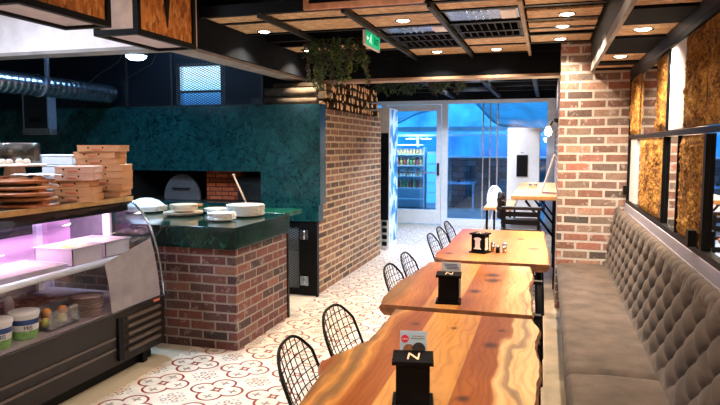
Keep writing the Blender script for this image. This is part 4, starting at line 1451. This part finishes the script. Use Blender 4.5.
ivy('hanging_ivy', -1.84, 5.50, 2.50, 0.52, 0.55, 60, 0.42, 'large hanging ivy under the ceiling grid beside the exit sign', 1, (2, 0, 3, 3, 1))
ivy('hanging_ivy', -2.05, 8.9, 2.44, 0.75, 0.3, 42, 0.16, 'hanging ivy above the glass door beyond the beam', 2, (0, 3, 3))
ivy('hanging_ivy', -1.35, 8.5, 2.44, 0.50, 0.3, 36, 0.20, 'brownish hanging ivy right of the glass door beyond the beam', 3, (2, 3, 0))

# ------------------------------------------------------------------ mirror wall
MT = 2.185
mw = thing('wall_mirror', 'large mirror in a black steel grid along the banquette wall', 'mirror', (0.72, 3.5, 1.037))
MB().box(0.7235, 0.734, 0.8, 6.24, 1.037, MT).build('mirror_pane', M['mirror'], mw, world=True)
fr = MB()
for z0, z1 in ((1.037, 1.068), (1.622, 1.650), (MT - 0.03, MT)):
    fr.box(0.702, 0.7232, 0.8, 6.24, z0, z1)
for y, w in ((6.225, 0.015), (4.40, 0.010), (3.93, 0.007), (3.285, 0.020), (2.15, 0.02), (0.82, 0.02)):
    fr.box(0.702, 0.7232, y - w, y + w, 1.068, 1.618)
for y, w in ((6.225, 0.015), (4.345, 0.012), (0.82, 0.02)):
    fr.box(0.702, 0.7232, y - w, y + w, 1.655, MT - 0.03)
fr.build('steel_frame', M['black'], mw, world=True)
for y, z in ((6.16, 1.12), (3.40, 1.07)):
    MB().box(0.665, 0.702, y - 0.03, y + 0.03, z, z + 0.08).build('clamp', M['black'], mw, world=True)
tag(MB().box(0.69, 0.7345, -0.6, 6.245, 0.0, 0.97).box(0.694, 0.7345, -0.6, 6.245, 0.97, 1.036).build('trim_1', M['lilac']), 'pale lilac ledge behind the banquette backrest', 'ledge', kind='structure')


def moss(y0, y1, z0, z1, label, seed, depth=0.026):
    ny, nz = max(8, int((y1 - y0) / 0.008)), int((z1 - z0) / 0.008)

    def fn(u, v):
        e = min(1.0, 6 * min(u, 1 - u) + 0.15, 10 * min(v, 1 - v) + 0.2)
        y, z = y0 + (y1 - y0) * u, z0 + (z1 - z0) * v
        h = 0.5 + 0.5 * noise.fractal(Vector((y * 14 + seed, z * 9, seed)), 1.0, 2.0, 4)
        h2 = noise.noise(Vector((y * 50, z * 50, seed)))
        k = 4 * u * (1 - u)
        wob = 0.016 * noise.noise(Vector((z * 16, seed, u * 2))) + 0.012 * (1 - k)
        return (0.7215 - e * (0.008 + depth * max(0, h) + 0.014 * h2), min(y1, max(y0, y + wob)), z)
    m_ = MB().grid(fn, ny, nz)
    m_.add([(0.7230, y0, z0), (0.7230, y1, z0), (0.7230, y1, z1), (0.7230, y0, z1)], [(0, 1, 2, 3)])
    o = m_.build('moss_panel', M['moss'])
    tag(o, label, 'moss panel', 'orange moss panels on the mirror')


MU = MT - 0.032
moss(5.66, 6.20, 1.657, MU, 'narrow golden moss strip on the upper mirror against the brick pillar', 1)
moss(4.40, 4.78, 1.657, MU, 'orange moss panel on the upper mirror left of the pale panel', 2)
moss(3.36, 3.84, 1.657, MU, 'dark orange moss panel on the upper mirror right of the pale panel', 3)
moss(2.20, 3.35, 1.657, MU, 'bright orange moss panel at the upper right corner of the mirror', 4)
moss(4.44, 5.50, 1.070, 1.616, 'orange moss panel on the lower mirror nearest the brick pillar', 5)
moss(3.36, 3.90, 1.070, 1.616, 'orange moss panel on the lower mirror between brick and window reflections', 6)
pb = thing('reflection_panel', 'pale panel standing for a reflection in the upper mirror between moss panels', 'board', (0.71, 4.05, 1.656))
MB().box(0.712, 0.7230, 3.86, 4.30, 1.657, MU).build('panel', M['palegrey'], pb, world=True)  # pale panel painted in place of a reflection in the mirror
MB().lathe([(0.0005, 0.0), (0.035, 0.0), (0.035, 0.006), (0.0005, 0.006)], n=20).build('lamp_reflection', M['bulb'], pb).matrix_local = Matrix.Translation((-0.001, 0.17, 0.36)) @ Matrix.Rotation(-PI / 2, 4, 'Y')  # glowing disc stands for a lamp reflected in the mirror
o = MB().box(0.712, 0.7230, 5.72, 6.10, 1.070, 1.616).build('reflection_panel', M['palegrey'])  # second pale patch in place of a mirror reflection
tag(o, 'narrow pale panel standing for a reflection in the lower mirror beside the brick pillar', 'board')

# ------------------------------------------------------------------ banquette
bq = thing('banquette', 'long taupe banquette with deep buttoned backrest along the right wall', 'banquette', (0.4, 3.6, 0))
MB().box(0.155, 0.689, 0.6, 6.245, 0.0, 0.33).build('base', M['darkbrown'], bq, world=True)


def cushion(y0, y1, name='seat_cushion'):
    m_ = MB()
    x0, x1, z0, z1 = 0.115, 0.60, 0.33, 0.452

    def fn(u, v):
        # v sweeps front underside -> front -> top -> back
        pts = [(x0 + 0.02, z0), (x0, z0 + 0.02), (x0 - 0.004, z0 + 0.06), (x0 + 0.003, z1 - 0.02), (x0 + 0.018, z1 - 0.005), (x0 + 0.04, z1), (x0 + 0.15, z1 + 0.006), (x0 + 0.28, z1 + 0.008), (x0 + 0.40, z1 + 0.004), (x1, z1 - 0.004)]
        s = v * (len(pts) - 1)
        i = min(int(s), len(pts) - 2)
        f = s - i
        x = pts[i][0] * (1 - f) + pts[i + 1][0] * f
        z = pts[i][1] * (1 - f) + pts[i + 1][1] * f
        e = min(1, 14 * min(u, 1 - u) * (y1 - y0) / 0.6)
        if z > z0 + 0.05:
            z = z - (1 - e) ** 2 * 0.022
            z += 0.004 * noise.noise(Vector((x * 9, (y0 + (y1 - y0) * u) * 4, 1)))
        x += 0.004 * noise.noise(Vector((z * 20, (y0 + (y1 - y0) * u) * 9, 3)))
        return (x, y0 + (y1 - y0) * u, z)
    nu = max(30, int((y1 - y0) / 0.03))
    m_.grid(fn, nu, 37)
    return m_.build(name, M['fabric'], bq, world=True)


cushion(3.22, 6.24)
cushion(0.62, 3.20)


def back():
    ya, yb = 0.62, 6.24
    DY, DZ = 0.118, 0.093

    def fn(u, v):
        y = ya + (yb - ya) * u
        s = v      # 0 bottom front, 1 top
        h = 0.44 + 0.56 * s
        x = 0.575 + 0.075 * s
        if s > 0.9:      # roll over the top
            k = (s - 0.9) / 0.1
            ang = k * PI / 2
            x = 0.575 + 0.0675 + 0.055 * math.sin(ang) * 1.0
            h = 0.44 + 0.504 + 0.056 * math.sin(ang * 1.0)
            x = 0.6425 + 0.046 * (1 - math.cos(ang))
        a_, b_ = (y / DY), ((h - 0.44) / DZ)
        p, q = (a_ + b_) / 2, (a_ - b_) / 2
        t = abs(math.sin(PI * p)) * abs(math.sin(PI * q))
        puff = t ** 0.36
        lo_ = min(1.0, max(0.0, (s - 0.03) / 0.12))
        fold = (0.050 * puff) * lo_ + 0.045 * (1 - lo_)
        fade = 1.0 if s < 0.86 else max(0.0, 1 - (s - 0.86) / 0.10) * 0.75 + 0.25 * 0
        if s >= 0.86:
            pf = abs(math.sin(PI * y / DY * 1.0 + (PI / 2 if False else 0))) ** 0.4
            fold = fade * fold + (1 - fade) * (0.03 + 0.018 * pf)
        return (x - fold, y, h)
    m_ = MB().grid(fn, 760, 76)
    br = m_.build('backrest', M['fabric'], bq, world=True)
    m2 = MB()
    MB().box(0.62, 0.689, 0.62, 6.24, 0.33, 0.96).build('back_board', M['fabric'], bq, world=True)
    # buttons at lattice nodes
    k = 0
    for j in range(0, 6):
        h = 0.44 + j * DZ
        if h > 0.90 or h < 0.47:
            continue
        s = (h - 0.44) / 0.56
        x = 0.575 + 0.075 * s
        n0 = int(ya / DY)
        m2_ = None
        for i in range(n0, int(yb / DY) + 1):
            if (i + j) % 2:
                continue
            y = i * DY
            if y < ya + 0.05 or y > yb - 0.05:
                continue
            if BT:
                o = BT[0].copy()
                COL.objects.link(o)
                o.location = Vector((x - 0.006, y, h)) - bq.location
                o.parent = br
            else:
                o = MB().lathe([(0.0005, 0.008), (0.007, 0.006), (0.011, 0.0), (0.0005, -0.003)], n=10).build('button', M['fabric'], br)
                o.rotation_euler = (0, -PI / 2, 0)
                o.location = Vector((x - 0.006, y, h)) - bq.location
                BT.append(o)


BT = []
back()

# ------------------------------------------------------------------ tables
def live_table(name, left, right, z, th, mat, label, leg_y, seed):
    """left / right: lists of (x, y) from near to far"""
    ys = [p[1] for p in left + right]
    xs = [p[0] for p in left + right]
    cx, cy = -0.40, (min(ys) + max(ys)) / 2
    t = thing(name, label, 'table', (cx, cy, 0))

    def interp(pl, y):
        if y <= pl[0][1]:
            return pl[0][0]
        for a_, b_ in zip(pl, pl[1:]):
            if y <= b_[1]:
                f = (y - a_[1]) / max(1e-6, b_[1] - a_[1])
                f = f * f * (3 - 2 * f)
                return a_[0] * (1 - f) + b_[0] * f
        return pl[-1][0]
    ya, yb = min(ys), max(ys)
    n = 70
    m_ = MB()
    rows = []
    for i in range(n):
        y = ya + (yb - ya) * i / (n - 1)
        l, r = interp(left, y), interp(right, y)
        l += 0.006 * noise.noise(Vector((seed, y * 14, 0)))
        r += 0.006 * noise.noise(Vector((seed + 9, y * 14, 0)))
        bl = 0.010 + 0.012 * noise.noise(Vector((seed, y * 7, 5)))
        br = 0.010 + 0.012 * noise.noise(Vector((seed + 5, y * 7, 5)))
        ring = [(l + 0.02 + bl, z - th), (l + 0.004, z - th * 0.55), (l, z - 0.012), (l + 0.010, z), (l * 0.66 + r * 0.34, z), (l * 0.34 + r * 0.66, z), (r - 0.010, z), (r, z - 0.012), (r - 0.004, z - th * 0.55), (r - 0.02 - br, z - th)]
        rows.append([(x - cx, y - cy, zz) for x, zz in ring])
    k = 10
    vs = [v for rw in rows for v in rw]
    for i in range(n - 1):
        for j in range(k):
            a_ = i * k + j
            b_ = i * k + (j + 1) % k
            mi = 0 if 3 <= j <= 5 else 1
            s_ = j not in (3, 4, 5, 9)
            m_.add([vs[a_], vs[b_], vs[b_ + k], vs[a_ + k]], [(0, 1, 2, 3)], mi, False)
    m_.add(rows[0], [tuple(range(k))], 1)
    m_.add(rows[-1], [tuple(range(k - 1, -1, -1))], 1)
    m_.build('tabletop', [mat, M['bark']], t)
    zb = z - th
    for y in leg_y:
        for x0, s in ((0.13, -1), (0.36, 1)):
            q = MB().cyl((x0, y - cy, zb), (x0 + s * 0.03, y - cy, 0.0), 0.02, n=10)
            q.build('leg', M['black'], t)
        MB().box(-0.05, 0.39, y - cy - 0.025, y - cy + 0.025, zb - 0.02, zb).build('crossbar', M['black'], t)
    return t


live_table('dining_table', [(-0.70, 1.55), (-0.71, 1.72), (-0.742, 1.80), (-0.752, 1.95), (-0.765, 2.05), (-0.805, 2.17), (-0.79, 2.24), (-0.745, 2.36), (-0.705, 2.50), (-0.708, 2.8), (-0.714, 3.0)],
           [(-0.003, 1.55), (-0.009, 1.99), (0.0, 2.37), (-0.022, 2.61), (-0.006, 2.82), (-0.040, 3.0)], 0.75, 0.05, M['wood1'],
           'largest live edge wooden table carrying the caddy and menu card', (1.8, 2.8), 1)
live_table('dining_table', [(-0.812, 3.075), (-0.838, 3.3), (-0.845, 3.6), (-0.80, 4.0), (-0.78, 4.33)],
           [(-0.045, 3.075), (-0.055, 3.4), (-0.075, 3.7), (-0.06, 4.0), (-0.085, 4.33)], 0.75, 0.055, M['wood2'],
           'middle live edge wooden table with bark front edge and one black holder', (3.3, 4.15), 3)
live_table('dining_table', [(-0.70, 4.44), (-0.78, 4.55), (-0.80, 4.75), (-0.77, 5.1), (-0.785, 5.6), (-0.784, 6.15)],
           [(0.035, 4.44), (0.03, 5.0), (0.015, 5.4), (0.0, 5.8), (-0.005, 6.17)], 0.75, 0.055, M['wood3'],
           'farthest live edge dining table with holder and shakers, before the brick pillar', (4.7, 5.95), 5)

# ------------------------------------------------------------------ holders
def holder(x, y, label, card, rz=0.0):
    t = thing('table_caddy', label, 'table caddy', (x, y, 0.7503), rz)
    w, d, h = 0.052, 0.045, 0.150
    bd = MB().box(-w, w, -d, d, 0.010, h - 0.012).build('body', M['blackwood'], t, bevel=0.002)
    # scalloped base and top
    def slab(z0, z1, e):
        W_, D_ = w + e, d + e
        c = 0.010
        p = [(-W_, -D_), (W_, -D_), (W_, -D_ + c), (W_ - c * 0.7, -D_ + c * 1.6), (W_, -D_ + c * 2.4), (W_, D_), (-W_, D_), (-W_, -D_ + c * 2.4), (-W_ + c * 0.7, -D_ + c * 1.6), (-W_, -D_ + c)]
        return MB().prism(p, 'z', z0, z1)
    slab(0, 0.010, 0.012).build('base_plate', M['blackwood'], t)
    ld = slab(h - 0.012, h, 0.012).build('lid', M['blackwood'], t)
    MB().prism([(-0.03, 0.03), (-0.022, 0.045), (-0.022, 0.095), (-0.03, 0.11), (-0.012, 0.118), (0.012, 0.118), (0.03, 0.11), (0.022, 0.095), (0.022, 0.045), (0.03, 0.03), (0.012, 0.022), (-0.012, 0.022)], 'x', w + 0.0002, w + 0.0012).build('napkin_slot', M['white'] if card != 1 else M['blackwood'], bd)
    il = text('inlay_letter', 'N', 0.058, M['palewood'], ld, (0.0, -0.005, h + 0.001), (0, 0, 0), 0.001, shear=0.1)
    il.scale = (1, 1.5, 1)
    return t


h1 = holder(-0.39, 1.90, 'black wooden table caddy holding the menu card with cookies', 1, 0.19)
h2 = holder(-0.475, 3.22, 'black wooden table caddy with folded grey leaflet, on the middle table', 1, 0.1)
h3 = holder(-0.475, 4.82, 'black wooden table caddy with a white napkin slot beside the shakers', 3, -0.35)
MB().prism([(-0.032, 0.03), (-0.02, 0.045), (-0.02, 0.095), (-0.032, 0.11), (-0.012, 0.12), (0.012, 0.12), (0.032, 0.11), (0.02, 0.095), (0.02, 0.045), (0.032, 0.03)], 'y', -0.0468, -0.0455).build('napkin_window', M['white'], h3)
# menu card 1
mc = thing('menu_card', 'blue and white menu card with red disc and cookies standing in the caddy', 'menu card', (-0.402, 1.9605, 0.885), 0.19)
MB().box(-0.043, 0.043, 0.0, 0.0015, -0.134, 0.078).build('card', M['paperblue'], mc)
cd = mc.children[0]
MB().cyl((-0.027, -0.0008, 0.052), (-0.027, 0.0, 0.052), 0.013, n=18).build('red_disc', M['cardred'], cd)
text('lettering', 'menü', 0.009, M['white'], cd, (-0.027, -0.0012, 0.052), (PI / 2, 0, 0), 0.0003)
MB().cyl((-0.014, -0.0012, 0.016), (-0.014, 0.0, 0.016), 0.019, n=16).build('cookie_picture', M['cookie'], cd)
MB().cyl((0.018, -0.0016, 0.020), (0.018, 0.0, 0.020), 0.021, n=16).build('cookie_picture', M['cookiedark'], cd)
m_ = MB()
for k, (a_, b_) in enumerate(((-0.005, 0.035), (-0.008, 0.036))):
    m_.box(a_, b_, -0.0006, 0.0, 0.060 - k * 0.008, 0.063 - k * 0.008)
m_.build('print_lines', M['galv'], cd)
# leaflet in 2
lf = thing('leaflet', 'pale folded leaflet printed in blue standing behind the middle caddy', 'leaflet', (-0.475, 3.30, 0.7503), 0.1)
MB().box(-0.05, 0.052, 0.0, 0.002, 0.0, 0.195).build('sheet', M['foam'], lf)
m_ = MB()
for k in range(4):
    m_.box(-0.04 + k * 0.006, 0.03 + k * 0.005, -0.0006, 0.0, 0.182 - k * 0.008, 0.186 - k * 0.008)
m_.build('print_lines', plain('blue_print', (0.03, 0.08, 0.25), 0.6), lf)
sl = MB().box(-0.444, -0.438, 1.90, 1.94, 0.7503, 0.86).build('napkin_edge', M['white'])
tag(sl, 'white napkin edge showing at the side of the nearest caddy', 'napkin')
# shakers
for x, y, mname, l in ((-0.385, 4.87, 'steel', 'small steel shaker next to the caddy on the farthest dining table'), (-0.345, 4.84, 'black', 'small black shaker between two steel ones'), (-0.295, 4.85, 'steel', 'small steel shaker farthest from the caddy, brick pillar side')):
    t = thing('shaker', l, 'shaker', (x, y, 0.7503), 0, 'shakers beside the caddy')
    hh = 0.055 if mname == 'black' else 0.075
    MB().lathe([(0.0005, 0), (0.016, 0), (0.016, hh * 0.8), (0.0005, hh * 0.8)], n=14).build('jar', M[mname], t)
    MB().lathe([(0.0168, hh * 0.78), (0.0168, hh * 0.95), (0.010, hh), (0.0005, hh)], n=14).build('cap', M['steel'], t)

# ------------------------------------------------------------------ wire chairs
def wire_chair(label, loc, rz):
    t = thing('wire_chair', label, 'chair', loc, rz, 'black wire chairs along the tables')
    zs = 0.44
    # back surface: u across (y), v up
    def bp(u, v):
        w = 0.185 + 0.012 * math.sin(v * PI)
        y = u * w
        x = -0.20 - 0.15 * v - 0.03 * (1 - u * u) * math.sin(v * PI * 0.8)
        z = zs + 0.38 * v
        return Vector((x, y, z))

    def vmax(u):
        return 1.0 - 0.24 * abs(u) ** 3.4

    pts = [bp(-1, v * 0.76 / 8) for v in range(0, 9)] + [bp(u, vmax(u)) for u in [-0.97, -0.93] + [-1 + i / 9 for i in range(1, 18)] + [0.93, 0.97]] + [bp(1, 0.76 * (8 - v) / 8) for v in range(0, 9)]
    MB().tube(pts, 0.0065, 6).build('back_frame', M['black'], t)
    m_ = MB()
    for i in range(-3, 4):
        u = i / 4.0
        m_.tube([bp(u, vmax(u) * k / 8) for k in range(9)], 0.0024, 4)
    for k in range(1, 10):
        v = k / 10.0
        um = 1.0 if v < 0.76 else ((1 - v) / 0.24) ** (1 / 3.4)
        m_.tube([bp(um * (-1 + j / 3), v) for j in range(7)], 0.0024, 4)
    m_.build('back_mesh', M['black'], t)

    def sp(u, v):
        return Vector((-0.20 + 0.42 * v, u * (0.185 + 0.03 * v), zs + 0.015 * v - 0.02 * math.sin(v * PI) * (1 - u * u)))
    pts = [sp(-1, k / 6) for k in range(7)] + [sp(1, 1 - k / 6) for k in range(7)]
    MB().tube(pts, 0.0065, 6, closed=True).build('seat_frame', M['black'], t)
    m_ = MB()
    for i in range(-3, 4):
        m_.tube([sp(i / 4, k / 8) for k in range(9)], 0.0024, 4)
    for k in range(1, 9):
        m_.tube([sp(-1 + j / 3, k / 9) for j in range(7)], 0.0024, 4)
    m_.build('seat_mesh', M['black'], t)
    for sx, sy in ((-1, -1), (-1, 1), (1, -1), (1, 1)):
        a_ = Vector((-0.17 if sx < 0 else 0.19, sy * 0.17, zs + (0.0 if sx < 0 else 0.008)))
        b_ = Vector((-0.24 if sx < 0 else 0.22, sy * 0.20, 0.0))
        MB().cyl(a_, b_, 0.007, n=8).build('leg', M['black'], t)
    return t


chs = [(2.20, 'first of two beside the knot of the largest table', 0.10), (2.68, 'second along the largest table', 0.0), (3.76, 'nearer of two at the middle table', 0.0), (4.22, 'farther of two at the middle table', 0.02),
       (5.20, 'first of three at the farthest dining table', 0.0), (5.66, 'middle of three at the farthest dining table', 0.0), (6.10, 'last of three at the farthest dining table', 0.0)]
ch0 = None
for y, l, rz in chs:
    lab = 'black wire mesh chair, ' + l
    if ch0 is None:
        ch0 = wire_chair(lab, (-0.575, y, 0), rz)
    else:
        dup(ch0, (-0.575, y, 0), rz, lab)

# ------------------------------------------------------------------ far right: bar counter etc
bt = thing('bar_table', 'high wooden wall bar with black bracket legs beyond the pillar', 'bar table', (-0.14, 8.2, 0))
MB().box(-0.37, 0.118, 7.02, 9.7, 0.975, 1.02).build('bar_top', M['woodbar'], bt, world=True, bevel=0.006)
for y in (7.1, 8.4, 9.5):
    MB().box(0.085, 0.118, y - 0.02, y + 0.02, 0.0, 0.975).build('leg', M['black'], bt, world=True)
    MB().cyl((-0.22, y, 0.965), (0.10, y, 0.55), 0.014, n=8).build('bracket', M['black'], bt, world=True)
lt = thing('low_table', 'low wooden table beside the bar near the shopfront', 'table', (-0.6, 9.0, 0))
MB().box(-0.80, -0.42, 8.45, 9.9, 0.71, 0.75).build('tabletop', M['woodbar'], lt, world=True, bevel=0.006)
for x in (-0.76, -0.46):
    for y in (8.55, 9.8):
        MB().box(x - 0.015, x + 0.015, y - 0.015, y + 0.015, 0, 0.71).build('leg', M['black'], lt, world=True)


def bar_stool(x, y, rz, label):
    t = thing('bar_stool', label, 'bar stool', (x, y, 0), rz, 'black bar stools')
    for sx in (-1, 1):
        for sy in (-1, 1):
            MB().box(sx * 0.17 - 0.015, sx * 0.17 + 0.015, sy * 0.17 - 0.015, sy * 0.17 + 0.015, 0, 0.91 if sy < 0 else 0.68).build('leg', M['black'], t)
    MB().box(-0.2, 0.2, -0.19, 0.2, 0.68, 0.715).build('seat', M['darkbrown'], t, bevel=0.008)
    for i, z in enumerate((0.20, 0.32, 0.44, 0.56, 0.76, 0.84)):
        MB().box(-0.155, 0.155, -0.18, -0.165, z, z + 0.05).build('slat', M['black'], t)
    MB().box(-0.20, 0.20, -0.19, -0.15, 0.91, 0.945).build('top_rail', M['darkbrown'], t, bevel=0.008)
    MB().box(-0.17, -0.15, -0.155, 0.155, 0.25, 0.28).box(0.15, 0.17, -0.155, 0.155, 0.25, 0.28).build('footrest', M['black'], t)


bar_stool(-0.24, 6.75, 0.0, 'black slatted bar stool at the near end of the high bar')
bar_stool(-0.30, 7.42, PI / 2 * -1, 'black bar stool tucked sideways against the high bar')
def jk(u, v):
    a_ = 2 * PI * u
    k = 0.735 + 0.29 * v
    w = 1.0 - 0.35 * max(0, v - 0.8) / 0.2
    n_ = noise.noise(Vector((math.cos(a_) * 2, math.sin(a_) * 2, v * 7)))
    return (-0.50 + (0.045 + 0.02 * n_) * math.cos(a_) * w, 7.42 + (0.17 + 0.03 * n_) * math.sin(a_) * w, k + 0.02 * n_)


m_ = MB().grid(jk, 28, 22)
m_.add([jk(i / 27, 1.0) for i in range(27)], [tuple(range(27))])
tag(m_.build('jacket', M['darkbrown']), 'dark brown jacket hung over the back of the bar stool tucked sideways', 'jacket')
# white shell chair
wc = thing('shell_chair', 'white moulded chair behind the low wooden table', 'chair', (-0.80, 11.0, 0), R(200))
def shf(u, v):
    a_ = (u - 0.5) * 2
    if v < 0.45:
        k = v / 0.45
        return (a_ * 0.16, 0.20 - 0.36 * k, 0.45 + 0.03 * a_ * a_)
    k = (v - 0.45) / 0.55
    w = 0.15 * math.sqrt(max(0.02, 1 - max(0, k - 0.35) ** 2 / 0.45))
    return (a_ * w, -0.16 - 0.09 * k + 0.04 * a_ * a_, 0.45 + 0.42 * k)
sm_ = MB().grid(shf, 14, 24)
so = sm_.build('shell', M['white'], wc)
so.modifiers.new('s', 'SOLIDIFY').thickness = 0.012
for sx in (-1, 1):
    for sy in (-1, 1):
        MB().cyl((sx * 0.12, sy * 0.12, 0.455), (sx * 0.2, sy * 0.2, 0), 0.012, n=8).build('leg', M['palewood'], wc)
# white tower
tw = thing('tower_cabinet', 'tall white cabinet with black display before the glass wall', 'cabinet', (-0.41, 11.6, 0))
MB().box(-0.68, -0.13, 11.45, 11.85, 0, 1.875).build('body', emit('x', (1, 1, 1), 0) if False else M['white'], tw, world=True, bevel=0.01)
MB().box(-0.52, -0.33, 11.44, 11.449, 1.02, 1.40).build('display', M['black'], tw, world=True, bevel=0.006)
MB().box(-0.45, -0.40, 11.443, 11.449, 1.44, 1.448).build('badge', M['charcoal'], tw, world=True)
# leaning menu board
mb_ = thing('menu_stand', 'pale framed board leaning on the brick wall above the high bar', 'board', (0.02, 7.6, 1.0203))
mt = Matrix.Translation((-0.05, 7.6, 1.0203)) @ Matrix.Rotation(R(17), 4, 'Y')
MB().box(-0.012, 0.0, -0.16, 0.16, 0.004, 0.46, mat=mt).build('frame', M['palewood'], mb_, world=True)
MB().box(-0.016, -0.0125, -0.14, 0.14, 0.03, 0.44, mat=mt).build('board_face', M['foam'], mb_, world=True)
o = MB().lathe([(0.0005, 0), (0.05, 0), (0.055, 0.04), (0.05, 0.045), (0.0005, 0.03)], n=16).build('sugar_bowl', M['steel'], at=(0, 0, 0))
o.location = (-0.17, 8.5, 1.0203)
tag(o, 'small round bowl on the high wooden bar', 'bowl')
# wall lamp
wl = thing('wall_lamp', 'glowing wall lamp on the brick beyond the pillar', 'wall lamp', (0.10, 8.0, 1.74))
MB().cyl((0.119, 8.0, 1.86), (0.06, 8.0, 1.86), 0.03, n=12).cyl((0.05, 8.0, 1.86), (0.02, 8.0, 1.80), 0.012, n=8).build('bracket', M['black'], wl, world=True)
MB().lathe([(0.0005, -0.05), (0.03, -0.04), (0.042, 0.0), (0.03, 0.04), (0.012, 0.06), (0.0005, 0.06)], (0.0, 8.0, 1.73), n=16).build('bulb', emit('wall_bulb', (1.0, 0.80, 0.45), 60), wl, world=True)
pl = bpy.data.lights.new('wall_bulb_light', 'POINT')
pl.energy = 14
pl.color = (1, 0.75, 0.42)
pl.shadow_soft_size = 0.05
plo = bpy.data.objects.new('wall_bulb_light', pl)
plo.location = (-0.06, 8.0, 1.72)
COL.objects.link(plo)

# cooler at the end of the brick wall
cf = thing('vertical_fridge', 'tall white fridge with blue printed side past the brick wall', 'fridge', (-2.6, 9.4, 0))
MB().box(-2.95, -2.255, 9.14, 9.66, 0.0, 2.12).build('body', M['alu'], cf, world=True, bevel=0.004)
ap = N('blue_print_side')
p_ = ap.pos()
ap.set(ap.ramp(ap.noise(ap.map(p_, (1, 1.5, 1)), 4.5, 3), [(0.42, (0.55, 0.75, 0.9)), (0.50, (0.05, 0.30, 0.65)), (0.60, (0.02, 0.12, 0.35))], 'CONSTANT'), 0.3)
MB().box(-2.2545, -2.25, 9.17, 9.64, 0.10, 2.10).build('printed_side', ap.m, cf, world=True)
MB().box(-2.93, -2.27, 9.12, 9.139, 0.45, 1.75).build('vent_panel', M['darkpaint'], cf, world=True)
m_ = MB()
for i in range(4):
    m_.box(-2.36, -2.29, 9.11, 9.1395, 0.06 + i * 0.1, 0.12 + i * 0.1)
m_.build('lower_slots', M['black'], cf, world=True)
